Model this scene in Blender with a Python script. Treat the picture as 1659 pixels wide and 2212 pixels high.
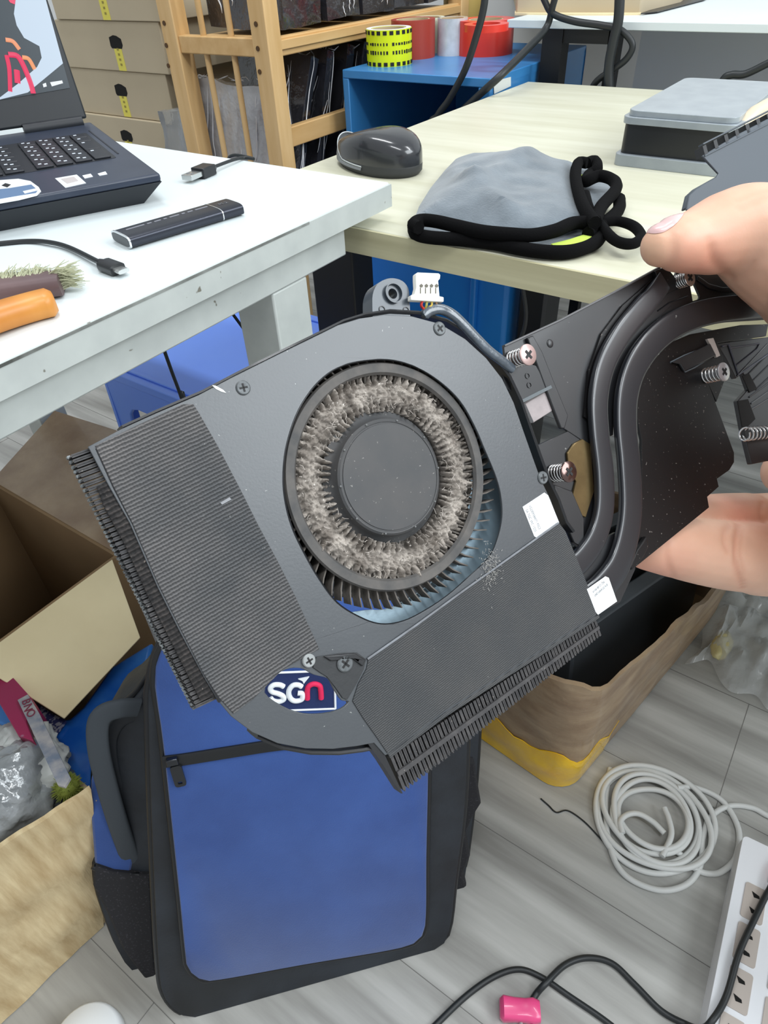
import bpy, bmesh, math, random
from mathutils import Vector, Matrix, noise
from mathutils.geometry import tessellate_polygon, interpolate_bezier
from mathutils.bvhtree import BVHTree
random.seed(7)
for o in list(bpy.data.objects): bpy.data.objects.remove(o)
SC = bpy.context.scene
COL = SC.collection
pi = math.pi
# ---------------------------------------------------------------- camera
FPX = 1441.0; CXP = 829.5; CYP = 1106.0; EYE = Vector((0, 0, 0.9))
_Y = Vector((2180-CXP, -220-CYP, FPX)).normalized()
_X = Vector((-1800-CXP, -5-CYP, FPX)).normalized()
_X = -(_X - _Y*_X.dot(_Y)).normalized()
_Z = _X.cross(_Y)
# rows: world axes written in camera coordinates (x right, y down, z forward)
RW = Matrix((_X, _Y, _Z))
cam_d = bpy.data.cameras.new('camera')
cam = bpy.data.objects.new('camera', cam_d); COL.objects.link(cam)
right = RW @ Vector((1, 0, 0)); down = RW @ Vector((0, 1, 0)); fwd = RW @ Vector((0, 0, 1))
cm = Matrix((right, -down, -fwd)).transposed().to_4x4(); cm.translation = EYE
cam.matrix_world = cm
cam_d.sensor_fit = 'VERTICAL'; cam_d.sensor_height = 24.0; cam_d.lens = 24.0*FPX/2212.0
cam_d.clip_start = 0.01; cam_d.clip_end = 50
SC.camera = cam
# ---------------------------------------------------------------- light and exposure
wd = bpy.data.worlds.new('room_light'); SC.world = wd; wd.use_nodes = True
bg = wd.node_tree.nodes['Background']
bg.inputs[0].default_value = (0.93, 0.97, 1.0, 1); bg.inputs[1].default_value = 0.60
def area(name, loc, sx, sy, power, col=(0.95, 0.98, 1.0), look=None):
    ld = bpy.data.lights.new(name, 'AREA'); ld.shape = 'RECTANGLE'; ld.size = sx; ld.size_y = sy
    ld.energy = power; ld.color = col
    lo = bpy.data.objects.new(name, ld); COL.objects.link(lo); lo.location = loc
    if look is not None:
        lo.rotation_euler = (Vector(look)-Vector(loc)).to_track_quat('-Z', 'Y').to_euler()
    return lo
area('ceiling_lamp', (0.3, -0.1, 2.5), 1.1, 0.16, 14)
area('ceiling_lamp', (-1.1, 0.9, 2.5), 1.1, 0.16, 14)
area('ceiling_lamp', (0.9, 1.3, 2.5), 1.1, 0.16, 14)
area('added_sheen_light', (1.9, 0.75, 2.15), 1.7, 1.0, 42, (0.9, 0.96, 1.0), (0.0, 0.0, 0.9))  # unseen light added at the right to give the cooler cover its sheen
SC.view_settings.view_transform = 'Standard'; SC.view_settings.look = 'None'
SC.view_settings.exposure = 0.16; SC.view_settings.gamma = 1.0
SC.view_settings.use_curve_mapping = False
# ---------------------------------------------------------------- helpers
def ray(px, py): return (RW @ Vector((px-CXP, py-CYP, FPX))).normalized()
def onz(px, py, z):
    d = ray(px, py); return EYE + d*((z-EYE.z)/d.z)
def onx(px, py, x):
    d = ray(px, py); return EYE + d*(x/d.x)
def ony(px, py, y):
    d = ray(px, py); return EYE + d*(y/d.y)
def atd(px, py, depth): return EYE + RW @ Vector(((px-CXP)/FPX*depth, (py-CYP)/FPX*depth, depth))
class Fr:
    """a local frame: points given where a line of sight meets its plane"""
    def __init__(s, o, x, n):
        z = Vector(n).normalized(); x = Vector(x); x = (x - z*x.dot(z)).normalized(); y = z.cross(x)
        s.o = Vector(o); s.x = x; s.y = y; s.z = z
        s.M = Matrix((x, y, z)).transposed().to_4x4(); s.M.translation = s.o
    def px(s, px, py, h=0.0):
        d = ray(px, py); p0 = s.o + s.z*h
        t = (p0-EYE).dot(s.z)/d.dot(s.z); p = EYE + d*t - s.o
        return Vector((p.dot(s.x), p.dot(s.y), h))
    def pl(s, pts, h=0.0): return [s.px(a, b, h).to_2d() for a, b in pts]
def T(x=0, y=0, z=0): return Matrix.Translation((x, y, z))
def Rz(a): return Matrix.Rotation(a, 4, 'Z')
def Rx(a): return Matrix.Rotation(a, 4, 'X')
def Ry(a): return Matrix.Rotation(a, 4, 'Y')
I4 = Matrix.Identity(4)
def spline(pts, n=8, closed=False):
    P = [Vector(p) for p in pts]; out = []; N = len(P)
    rng = N if closed else N-1
    for i in range(rng):
        p0 = P[(i-1) % N] if (closed or i > 0) else P[0]*2-P[1]
        p1 = P[i]; p2 = P[(i+1) % N]
        p3 = P[(i+2) % N] if (closed or i < N-2) else P[-1]*2-P[-2]
        for k in range(n):
            t = k/n
            out.append(0.5*((2*p1) + (p2-p0)*t + (2*p0-5*p1+4*p2-p3)*t*t + (-p0+3*p1-3*p2+p3)*t*t*t))
    if not closed: out.append(P[-1])
    return out
class G:
    def __init__(s): s.v = []; s.f = []
    def add(s, v, f):
        b = len(s.v); s.v += [Vector(a) for a in v]; s.f += [tuple(b+i for i in q) for q in f]
    def xf(s, M):
        s.v = [M @ a for a in s.v]; return s
    def box(s, c, d, M=I4):
        x, y, z = c; a, b, e = d[0]/2, d[1]/2, d[2]/2
        v = [M @ Vector((x+i*a, y+j*b, z+k*e)) for i in (-1, 1) for j in (-1, 1) for k in (-1, 1)]
        s.add(v, [(0, 1, 3, 2), (4, 6, 7, 5), (0, 4, 5, 1), (2, 3, 7, 6), (0, 2, 6, 4), (1, 5, 7, 3)]); return s
    def bb(s, x0, x1, y0, y1, z0, z1, M=I4):
        return s.box(((x0+x1)/2, (y0+y1)/2, (z0+z1)/2), (abs(x1-x0), abs(y1-y0), abs(z1-z0)), M)
    def prism(s, loops, z0, z1, M=I4, inset=0.0):
        if not isinstance(loops[0][0], (list, tuple, Vector)) or isinstance(loops[0], Vector): loops = [loops]
        L = [[Vector((p[0], p[1], 0)) for p in lp] for lp in loops]
        flat = [p for lp in L for p in lp]; n = len(flat)
        tri = tessellate_polygon(L)
        v = [M @ Vector((p.x, p.y, z0)) for p in flat] + [M @ Vector((p.x, p.y, z1)) for p in flat]
        f = []
        for a, b, c in tri:
            f.append((a, b, c)); f.append((c+n, b+n, a+n))
        k = 0
        for lp in L:
            m = len(lp)
            for i in range(m):
                j = (i+1) % m; f.append((k+i, k+j, k+j+n, k+i+n))
            k += m
        s.add(v, f); return s
    def tube(s, pts, r, n=8, closed=False, caps=True):
        P = [Vector(p) for p in pts]; N = len(P)
        R = r if isinstance(r, (list, tuple)) else [r]*N
        v = []; f = []; prev = None
        for i in range(N):
            a = P[(i-1) % N] if (closed or i > 0) else P[i]; b = P[(i+1) % N] if (closed or i < N-1) else P[i]
            t = (b-a)
            t = t.normalized() if t.length > 1e-9 else Vector((0, 0, 1))
            if prev is None:
                u = t.orthogonal().normalized()
            else:
                u = prev - t*prev.dot(t)
                u = u.normalized() if u.length > 1e-6 else t.orthogonal().normalized()
            prev = u; w = t.cross(u)
            for k in range(n):
                an = 2*pi*k/n; v.append(P[i] + (u*math.cos(an)+w*math.sin(an))*R[i])
        for i in range(N if closed else N-1):
            j = (i+1) % N
            for k in range(n):
                l = (k+1) % n; f.append((i*n+k, i*n+l, j*n+l, j*n+k))
        if caps and not closed:
            f.append(tuple(reversed(range(n)))); f.append(tuple((N-1)*n+k for k in range(n)))
        s.add(v, f); return s
    def band(s, pts, up, w, t, n=14, pw=0.55, caps=True):
        """flattened tube: width w across, thickness t along up"""
        P = [Vector(p) for p in pts]; N = len(P)
        W = w if isinstance(w, (list, tuple)) else [w]*N
        TT = t if isinstance(t, (list, tuple)) else [t]*N
        UP = up if isinstance(up, list) else [up]*N
        v = []; f = []
        sg = lambda a: math.copysign(abs(a)**pw, a)
        for i in range(N):
            a = P[max(i-1, 0)]; b = P[min(i+1, N-1)]; tt = (b-a).normalized()
            u = Vector(UP[i]); u = (u - tt*u.dot(tt)).normalized(); sd = tt.cross(u)
            for k in range(n):
                an = 2*pi*k/n; v.append(P[i] + sd*(sg(math.cos(an))*W[i]/2) + u*(sg(math.sin(an))*TT[i]/2))
        for i in range(N-1):
            for k in range(n):
                l = (k+1) % n; f.append((i*n+k, i*n+l, (i+1)*n+l, (i+1)*n+k))
        if caps:
            f.append(tuple(reversed(range(n)))); f.append(tuple((N-1)*n+k for k in range(n)))
        s.add(v, f); return s
    def lathe(s, prof, n=32, M=I4):
        v = []; f = []; m = len(prof)
        for r, z in prof:
            for k in range(n):
                a = 2*pi*k/n; v.append(M @ Vector((r*math.cos(a), r*math.sin(a), z)))
        for i in range(m-1):
            for k in range(n):
                l = (k+1) % n; f.append((i*n+k, i*n+l, (i+1)*n+l, (i+1)*n+k))
        if prof[0][0] > 1e-7: f.append(tuple(reversed(range(n))))
        if prof[-1][0] > 1e-7: f.append(tuple((m-1)*n+k for k in range(n)))
        s.add(v, f); return s
    def ring(s, prof, n=32, M=I4):
        """closed profile swept round the z axis"""
        v = []; f = []; m = len(prof)
        for r, z in prof:
            for k in range(n):
                a = 2*pi*k/n; v.append(M @ Vector((r*math.cos(a), r*math.sin(a), z)))
        for i in range(m):
            i2 = (i+1) % m
            for k in range(n):
                l = (k+1) % n; f.append((i*n+k, i*n+l, i2*n+l, i2*n+k))
        s.add(v, f); return s
    def grid(s, fn, nu, nv, cu=False, cv=False):
        v = [fn(i/(nu if cu else nu-1), j/(nv if cv else nv-1)) for i in range(nu) for j in range(nv)]; f = []
        for i in range(nu if cu else nu-1):
            for j in range(nv if cv else nv-1):
                i2 = (i+1) % nu; j2 = (j+1) % nv
                f.append((i*nv+j, i2*nv+j, i2*nv+j2, i*nv+j2))
        s.add(v, f); return s
    def ball(s, c, r, M=I4, nu=16, nv=10):
        c = Vector(c); r = Vector(r) if not isinstance(r, (int, float)) else Vector((r, r, r))
        v = []; f = []
        for i in range(nv+1):
            th = pi*i/nv
            for k in range(nu):
                a = 2*pi*k/nu
                v.append(M @ (c+Vector((r.x*math.sin(th)*math.cos(a), r.y*math.sin(th)*math.sin(a), r.z*math.cos(th)))))
        for i in range(nv):
            for k in range(nu):
                l = (k+1) % nu; f.append((i*nu+k, i*nu+l, (i+1)*nu+l, (i+1)*nu+k))
        s.add(v, f); return s
WM = {}
def setp(o, **k):
    for a, b in k.items():
        if b is not None: o[a] = b
def thing(name, label, cat, loc=(0, 0, 0), group=None, M=None):
    o = bpy.data.objects.new(name, None); COL.objects.link(o)
    o.empty_display_size = 0.02
    W = M.copy() if M is not None else T(*loc)
    o.matrix_world = W; WM[o] = W; setp(o, label=label, category=cat, group=group); return o
def mk(name, g, mat, W, parent=None, bev=0, smooth=None, seg=2, label=None, clean=True, sub=0):
    """g in world coordinates -> one mesh object whose local origin is W"""
    Wi = W.inverted(); me = bpy.data.meshes.new(name)
    me.from_pydata([tuple(Wi @ v) for v in g.v], [], g.f)
    bm = bmesh.new(); bm.from_mesh(me)
    if clean:
        bmesh.ops.remove_doubles(bm, verts=bm.verts, dist=1e-6)
    bmesh.ops.recalc_face_normals(bm, faces=bm.faces); bm.to_mesh(me); bm.free()
    me.materials.append(mat)
    if smooth:
        for p in me.polygons: p.use_smooth = True
        try: me.set_sharp_from_angle(angle=math.radians(smooth))
        except Exception: pass
    o = bpy.data.objects.new(name, me); COL.objects.link(o)
    if parent is not None: o.parent = parent
    else: o.matrix_world = W
    WM[o] = W
    if bev:
        b = o.modifiers.new('bevel', 'BEVEL'); b.width = bev; b.segments = seg; b.limit_method = 'ANGLE'; b.angle_limit = math.radians(40)
        b.harden_normals = False
        for p in me.polygons: p.use_smooth = True
        try: me.set_sharp_from_angle(angle=math.radians(smooth or 35))
        except Exception: pass
    if sub:
        m = o.modifiers.new('sub', 'SUBSURF'); m.levels = sub; m.render_levels = sub
    if label: o['label'] = label
    return o
def part(name, g, mat, parent, M=I4, **k):
    g.xf(M) if M is not I4 else None
    return mk(name, g, mat, WM[parent], parent, **k)
def solo(name, g, mat, label, cat, group=None, M=I4, loc=None, **k):
    if M is not I4: g.xf(M)
    if loc is None:
        n = len(g.v); c = sum(g.v, Vector())/n; loc = (c.x, c.y, min(v.z for v in g.v))
    o = mk(name, g, mat, T(*loc), None, **k); setp(o, label=label, category=cat, group=group); return o
def struct(name, g, mat, **k):
    o = mk(name, g, mat, I4, None, **k); o['kind'] = 'structure'; return o
def text_geo(s, size, ext=0.0002):
    cu = bpy.data.curves.new('t', 'FONT'); cu.body = s; cu.size = size; cu.extrude = ext
    cu.align_x = 'CENTER'; cu.align_y = 'CENTER'; cu.resolution_u = 3
    o = bpy.data.objects.new('t', cu); COL.objects.link(o)
    dg = bpy.context.evaluated_depsgraph_get(); me = o.evaluated_get(dg).to_mesh()
    g = G(); g.add([v.co.copy() for v in me.vertices], [tuple(p.vertices) for p in me.polygons])
    bpy.data.objects.remove(o); bpy.data.curves.remove(cu); return g
# ---------------------------------------------------------------- materials
def lin(c):
    c = c/255.0; return c/12.92 if c <= 0.04045 else ((c+0.055)/1.055)**2.4
def rgb(r, g, b): return (lin(r), lin(g), lin(b), 1)
def mat(name, col, rough=0.5, metal=0.0, var=None, bump=None, speck=None, coat=0.0, alpha=None, trans=0.0, emit=None, spec=None, sheen=0.0, sss=0.0, vcol=None):
    """var=(scale, colour2, detail, (sx,sy,sz)); bump=(scale, strength, dist); speck=(scale, threshold, colour)"""
    m = bpy.data.materials.new(name); m.use_nodes = True; nt = m.node_tree; N = nt.nodes; L = nt.links
    b = N['Principled BSDF']; b.inputs['Base Color'].default_value = rgb(*col)
    b.inputs['Roughness'].default_value = rough; b.inputs['Metallic'].default_value = metal
    if coat: b.inputs['Coat Weight'].default_value = coat; b.inputs['Coat Roughness'].default_value = 0.08
    if trans: b.inputs['Transmission Weight'].default_value = trans; b.inputs['IOR'].default_value = 1.35
    if alpha is not None: b.inputs['Alpha'].default_value = alpha
    if spec is not None: b.inputs['Specular IOR Level'].default_value = spec
    if sheen: b.inputs['Sheen Weight'].default_value = sheen
    if sss:
        b.inputs['Subsurface Weight'].default_value = sss; b.inputs['Subsurface Radius'].default_value = (0.006, 0.002, 0.001); b.inputs['Subsurface Scale'].default_value = 0.6
    if emit:
        b.inputs['Emission Color'].default_value = rgb(*emit[0]); b.inputs['Emission Strength'].default_value = emit[1]
    tc = N.new('ShaderNodeTexCoord'); src = None
    def nz(scale, detail=4, sc=(1, 1, 1), rough_=0.55):
        mp = N.new('ShaderNodeMapping'); mp.inputs['Scale'].default_value = sc
        L.new(tc.outputs['Object'], mp.inputs[0])
        n = N.new('ShaderNodeTexNoise'); n.inputs['Scale'].default_value = scale; n.inputs['Detail'].default_value = detail
        n.inputs['Roughness'].default_value = rough_
        L.new(mp.outputs[0], n.inputs['Vector']); return n
    if var:
        n = nz(var[0], var[2] if len(var) > 2 else 4, var[3] if len(var) > 3 else (1, 1, 1))
        r = N.new('ShaderNodeValToRGB'); e = r.color_ramp.elements
        e[0].position = 0.32; e[1].position = 0.68; e[0].color = rgb(*col); e[1].color = rgb(*var[1])
        L.new(n.outputs['Fac'], r.inputs[0]); src = r.outputs[0]
    if vcol:
        va = N.new('ShaderNodeVertexColor'); va.layer_name = vcol
        mx = N.new('ShaderNodeMix'); mx.data_type = 'RGBA'; mx.blend_type = 'MULTIPLY'; mx.inputs[0].default_value = 1
        if src: L.new(src, mx.inputs[6])
        else: mx.inputs[6].default_value = rgb(*col)
        L.new(va.outputs[0], mx.inputs[7]); src = mx.outputs[2]
    if speck:
        n = nz(speck[0], 2); r = N.new('ShaderNodeValToRGB'); e = r.color_ramp.elements
        e[0].position = speck[1]; e[1].position = min(1, speck[1]+0.02); e[0].color = (0, 0, 0, 1); e[1].color = (1, 1, 1, 1)
        L.new(n.outputs['Fac'], r.inputs[0])
        mx = N.new('ShaderNodeMix'); mx.data_type = 'RGBA'
        L.new(r.outputs[0], mx.inputs[0])
        if src: L.new(src, mx.inputs[6])
        else: mx.inputs[6].default_value = rgb(*col)
        mx.inputs[7].default_value = rgb(*speck[2]); src = mx.outputs[2]
    if src: L.new(src, b.inputs['Base Color'])
    if bump:
        n = nz(bump[0], 5, bump[3] if len(bump) > 3 else (1, 1, 1))
        bp = N.new('ShaderNodeBump'); bp.inputs['Strength'].default_value = bump[1]
        bp.inputs['Distance'].default_value = bump[2] if len(bump) > 2 else 0.001
        L.new(n.outputs['Fac'], bp.inputs['Height']); L.new(bp.outputs[0], b.inputs['Normal'])
    m['_'] = 1
    return m
def weave(m, ang, period, strength=0.7, dist=0.0002, dark=(30, 32, 34), mixf=0.5, period2=None):
    """ribbed cloth: bands across direction ang (local xy) coloured and bumped"""
    nt = m.node_tree; N = nt.nodes; L = nt.links; b = N['Principled BSDF']
    tc = N.new('ShaderNodeTexCoord'); outs = []
    for a, p in ((ang, period), (ang+pi/2, (period2 or period*0.8))):
        mp = N.new('ShaderNodeMapping'); mp.inputs['Rotation'].default_value = (0, 0, a)
        L.new(tc.outputs['Object'], mp.inputs[0])
        w = N.new('ShaderNodeTexWave'); w.wave_type = 'BANDS'; w.bands_direction = 'X'
        w.inputs['Scale'].default_value = 0.314159/p; w.inputs['Distortion'].default_value = 1.4; w.inputs['Detail'].default_value = 1
        w.inputs['Detail Scale'].default_value = 3
        L.new(mp.outputs[0], w.inputs['Vector']); outs.append(w.outputs['Fac'])
    ma = N.new('ShaderNodeMath'); ma.operation = 'MULTIPLY_ADD'; L.new(outs[1], ma.inputs[0]); ma.inputs[1].default_value = 0.14; L.new(outs[0], ma.inputs[2])
    bp = N.new('ShaderNodeBump'); bp.inputs['Strength'].default_value = strength; bp.inputs['Distance'].default_value = dist
    L.new(ma.outputs[0], bp.inputs['Height']); L.new(bp.outputs[0], b.inputs['Normal'])
    mx = N.new('ShaderNodeMix'); mx.data_type = 'RGBA'
    sc = N.new('ShaderNodeMath'); sc.operation = 'MULTIPLY_ADD'; L.new(ma.outputs[0], sc.inputs[0]); sc.inputs[1].default_value = -mixf; sc.inputs[2].default_value = mixf; sc.use_clamp = True
    L.new(sc.outputs[0], mx.inputs[0])
    lk = b.inputs['Base Color'].links
    if lk: L.new(lk[0].from_socket, mx.inputs[6])
    else: mx.inputs[6].default_value = b.inputs['Base Color'].default_value
    mx.inputs[7].default_value = rgb(*dark); L.new(mx.outputs[2], b.inputs['Base Color'])
    return m
M = {}
M['floor'] = mat('floor_laminate', (132, 131, 127), 0.45, var=(9, (188, 188, 184), 9, (0.22, 2.6, 1)), bump=(60, 0.15, 0.001, (0.2, 1, 1)))
M['wall'] = mat('painted_wall', (214, 216, 216), 0.7, var=(3, (205, 207, 208)))
M['white_top'] = mat('white_laminate', (224, 232, 233), 0.35, var=(6, (218, 228, 230)))
M['white_paint'] = mat('white_painted_steel', (196, 202, 198), 0.4, var=(30, (184, 190, 187)), speck=(70, 0.73, (120, 118, 108)))
M['desk'] = mat('pale_oak_laminate', (216, 215, 195), 0.4, var=(8, (200, 198, 174), 7, (0.5, 5, 5)), bump=(40, 0.05))
M['desk_edge'] = mat('pale_oak_edge_band', (205, 200, 165), 0.45, var=(9, (186, 180, 145), 7, (0.5, 5, 12)))
M['black_metal'] = mat('black_powder_coat', (16, 16, 17), 0.5)
M['wood'] = mat('pine_wood', (224, 188, 134), 0.5, var=(7, (208, 168, 110), 6, (6, 6, 0.8)))
M['wood_y'] = mat('pine_wood_boards', (220, 182, 126), 0.5, var=(7, (204, 162, 104), 6, (6, 0.8, 6)))
M['screw_dark'] = mat('wood_screw', (88, 62, 34), 0.5, metal=0.3)
M['carton'] = mat('kraft_carton', (196, 182, 155), 0.8, var=(5, (186, 172, 146)))
M['card'] = mat('corrugated_cardboard', (190, 162, 122), 0.85, var=(6, (168, 142, 106), 6), bump=(30, 0.3, 0.002))
M['card_rib'] = mat('worn_corrugated_cardboard', (226, 206, 164), 0.85, var=(22, (186, 160, 118), 7, (3, 4, 0.5)), bump=(22, 0.6, 0.004, (1, 4, 0.5)))
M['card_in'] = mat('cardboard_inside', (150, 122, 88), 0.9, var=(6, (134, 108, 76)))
M['card_light'] = mat('pale_cardboard_flap', (238, 222, 180), 0.8, var=(7, (224, 206, 164), 6))
M['card_old'] = mat('taped_old_cardboard', (172, 148, 118), 0.5, var=(14, (138, 112, 86), 6, (1, 1, 3)), bump=(18, 0.6, 0.006), coat=0.3)
M['tape_amber'] = mat('yellow_packing_tape', (255, 208, 24), 0.25, var=(18, (240, 184, 16), 6), bump=(30, 0.5, 0.004), coat=0.6)
M['yellow_label'] = mat('yellow_tape_strip', (226, 214, 90), 0.5)
M['ink'] = mat('black_ink', (22, 22, 24), 0.6)
M['ink_grey'] = mat('grey_ink', (110, 112, 116), 0.6)
M['dark_hole'] = mat('dark_opening', (12, 11, 10), 0.9)
M['cab_blue'] = mat('blue_painted_steel', (66, 140, 200), 0.3, var=(8, (56, 128, 190)))
M['crate_blue'] = mat('blue_plastic_crate', (40, 148, 236), 0.4, var=(6, (34, 136, 226)))
M['stool_blue'] = mat('blue_plastic_stool', (112, 154, 255), 0.35, var=(5, (122, 164, 255)), bump=(40, 0.1))
M['black_rubber'] = mat('black_cable_rubber', (34, 38, 40), 0.45)
M['black_plastic'] = mat('black_plastic', (30, 32, 35), 0.35, bump=(400, 0.1, 0.0002))
M['wrap'] = mat('dark_laptop_in_clear_plastic', (24, 24, 28), 0.10, var=(6, (58, 58, 64), 3, (1, 1, 1)), bump=(9, 0.8, 0.02), coat=1.0)
M['wrap_grey'] = mat('grey_plastic_bag', (206, 208, 210), 0.12, var=(6, (140, 140, 146), 5), bump=(9, 0.8, 0.02), coat=1.0)
M['film_glint'] = mat('pale_film_glint', (214, 216, 220), 0.08, coat=1.0)  # light colour stands for glints on the film creases
M['bag_clear'] = mat('crumpled_clear_plastic', (225, 228, 230), 0.12, trans=0.75, bump=(18, 0.8, 0.01))
M['bag_silver'] = mat('crumpled_silver_plastic', (178, 182, 184), 0.18, metal=0.15, var=(9, (120, 124, 126), 7), bump=(14, 0.8, 0.012), coat=0.8)
# ================================================================ the room
struct('floor', G().bb(-2.6, 2.0, -1.2, 2.3, -0.05, 0), M['floor'])
g = G()
# narrow dark joints between the laminate boards
for k in range(-4, 14): g.bb(-2.5, 1.9, 0.19*k-0.0004, 0.19*k+0.0004, -0.001, 0.0004)
for k in range(-4, 13):
    for q in range(4): 
        x = -2.3+1.2*q+0.37*(k % 3); g.bb(x-0.0004, x+0.0004, 0.19*k, 0.19*k+0.19, -0.001, 0.0004)
struct('trim_1', g, mat('board_joint', (112, 111, 108), 0.8))
struct('wall_back', G().bb(-2.6, 2.0, 2.3, 2.4, -0.05, 2.6), M['wall'])
struct('wall_left', G().bb(-2.7, -2.6, -1.2, 2.4, -0.05, 2.6), M['wall'])
# ================================================================ beige desk
DZ = 0.685
t = thing('work_desk', 'pale oak desk with black steel legs holding the mouse, grey cloth and storage box', 'desk', (0, 0.92, 0))
part('desktop', G().bb(-0.602, 0.75, 0.531, 1.315, DZ-0.024, DZ), M['desk'], t, bev=0.002)
g = G().bb(-0.6025, 0.7505, 0.5285, 0.5315, DZ-0.0245, DZ-0.0005); part('edge_band', g, M['desk_edge'], t)
for x, y in ((-0.50, 0.615), (-0.50, 1.25), (0.68, 0.615), (0.68, 1.25)):
    part('leg', G().bb(x-0.031, x+0.031, y-0.02, y+0.02, 0, DZ-0.0245), M['black_metal'], t, bev=0.002)
part('frame_rail', G().bb(-0.52, 0.66, 0.66, 0.69, DZ-0.055, DZ-0.0245), M['black_metal'], t)
# ================================================================ white table
WZ = 0.72
t = thing('white_table', 'white laminate table with painted steel frame under the laptop', 'table', (-0.75, 0.0, 0))
part('tabletop', G().bb(-1.06, -0.392, -0.8, 0.563, WZ-0.0205, WZ), M['white_top'], t, bev=0.0012)
part('edge_band', G().bb(-0.3925, -0.3895, -0.8, 0.5635, WZ-0.0215, WZ-0.0015), M['white_paint'], t)
part('worn_edge_line', G().bb(-0.3898, -0.3891, 0.12, 0.44, WZ-0.0030, WZ-0.0012), mat('grimy_edge', (78, 80, 76), 0.8, var=(24, (150, 154, 150), 5, (0.5, 1, 1))), t)
g = G().bb(-0.425, -0.4, -0.78, 0.50, WZ-0.05, WZ-0.0205).bb(-1.04, -0.425, 0.475, 0.50, WZ-0.05, WZ-0.0205)
part('frame_rail', g, M['white_paint'], t, bev=0.0015)
for x, y in ((-0.425, 0.419), (-1.0, 0.435), (-0.425, -0.7), (-1.0, -0.7)):
    part('leg', G().bb(x-0.024, x+0.024, y-0.023, y+0.023, 0, WZ-0.05), M['white_paint'], t, bev=0.002)
# ================================================================ far white table
t = thing('side_table', 'long white table with black steel legs standing behind the pale oak desk', 'table', (0.2, 1.8, 0))
part('tabletop', G().bb(-0.672, 1.2, 1.357, 2.1, 0.759, 0.771), M['white_top'], t, bev=0.001)
for x in (-0.583, 1.1):
    part('leg', G().bb(x-0.019, x+0.019, 1.362, 1.395, 0, 0.759), M['black_metal'], t)
    part('leg', G().bb(x-0.02, x+0.02, 2.05, 2.09, 0, 0.759), M['black_metal'], t)
part('brace', G().bb(-0.564, -0.48, 1.365, 1.385, 0.738, 0.759), M['black_metal'], t)
part('leg', G().bb(-0.482, -0.462, 1.365, 1.385, 0.0, 0.759), M['black_metal'], t)
part('modesty_panel', G().bb(-0.50, 1.1, 1.60, 1.62, 0.45, 0.759), mat('grey_panel', (226, 228, 228), 0.6), t)
t = thing('cardboard_tray', 'flattened cardboard carton with a torn front edge on the far white table', 'cardboard', (-0.5, 1.55, 0.771))
Fz = Fr((0, 0, 0.7715), (1, 0, 0), (0, 0, 1))
g = G().prism(Fz.pl([(1115, 30), (1380, 30), (1400, 26), (1470, 8), (1500, -20), (1480, -42), (1100, -42)]), 0, 0.045, Fz.M); part('tray', g, M['carton'], t, bev=0.002)
g = G().prism(Fz.pl([(1112, 31), (1240, 33), (1330, 33), (1384, 32), (1384, 28), (1112, 26)]), -0.0015, 0.002, Fz.M); part('torn_edge', g, M['card_light'], t)
t = thing('black_folder', 'black flat folder lying on the far white table beside the carton', 'folder', (-0.4, 1.5, 0.771))
Fz2 = Fr((0, 0, 0.7725), (1, 0, 0), (0, 0, 1))
part('cover', G().prism(Fz2.pl([(1384, 31), (1420, 27), (1520, 1), (1580, -30), (1600, -45), (1530, -42), (1480, -5)]), -0.0, 0.0015, Fz2.M), M['black_plastic'], t)
# ================================================================ blue cabinet and what stands on it
CZ = 0.708
t = thing('blue_cabinet', 'open fronted blue painted steel cabinet beside the pale oak desk', 'cabinet', (-0.76, 1.38, 0))
x0, x1, y0, y1 = -0.92, -0.608, 1.18, 1.60
g = G().bb(x0, x1, y0, y1, CZ-0.014, CZ).bb(x0, x0+0.013, y0, y1, 0, CZ-0.014).bb(x1-0.022, x1, y0, y1, 0, CZ-0.014).bb(x0+0.013, x1-0.022, y1-0.012, y1, 0, CZ-0.014).bb(x0+0.013, x1-0.022, y0, y1, 0.28, 0.30)
part('body', g, M['cab_blue'], t, bev=0.0015)
part('shelf_plate', G().bb(x0+0.013, x1-0.022, y0+0.06, y1-0.012, 0.52, 0.53), M['black_metal'], t)
Fs = Fr((x1, 0, 0), (0, 1, 0), (1, 0, 0))
part('label', G().prism(Fs.pl([(1066, 176), (1103, 166), (1103, 186), (1067, 203)]), 0, 0.0006, Fs.M), mat('white_label', (222, 226, 224), 0.5), t, label='white rectangular label')
def tape(name, px, py, r, h, rc, cols, label, group='rolls of tape on the blue cabinet'):
    p = onz(px, py, CZ); c = Vector((p.x, p.y, CZ)); d = Vector((p.x, p.y, 0)).normalized(); c = c + d*r
    t = thing('tape_roll', label, 'tape', (c.x, c.y, CZ), group=group)
    part('tape', G().ring([(rc+0.0035, 0), (r, 0), (r, h), (rc+0.0035, h)], 40, T(c.x, c.y, CZ)), cols[0], t, smooth=40)
    part('core', G().ring([(rc, 0.0005), (rc+0.0035, 0.0005), (rc+0.0035, h-0.0005), (rc, h-0.0005)], 32, T(c.x, c.y, CZ)), cols[1], t, smooth=40)
    return t, c
core = mat('cardboard_core', (196, 176, 140), 0.8)
m_yel = mat('yellow_printed_tape', (226, 240, 22), 0.3)
m_red = mat('red_tape', (232, 66, 50), 0.3, var=(12, (222, 56, 44)))
m_cream = mat('cream_tape', (222, 224, 200), 0.5)
m_clr = mat('clear_tape', (186, 190, 194), 0.15, var=(30, (220, 224, 228)), coat=0.6)
m_dred = mat('brown_red_tape', (168, 62, 48), 0.35)
tape('a', 844, 141, 0.043, 0.062, 0.030, (m_dred, core), 'brown red tape roll hidden behind the yellow printed roll')[0].location.x
t1 = [o for o in WM if o.name.startswith('tape_roll')][-1]
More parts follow.
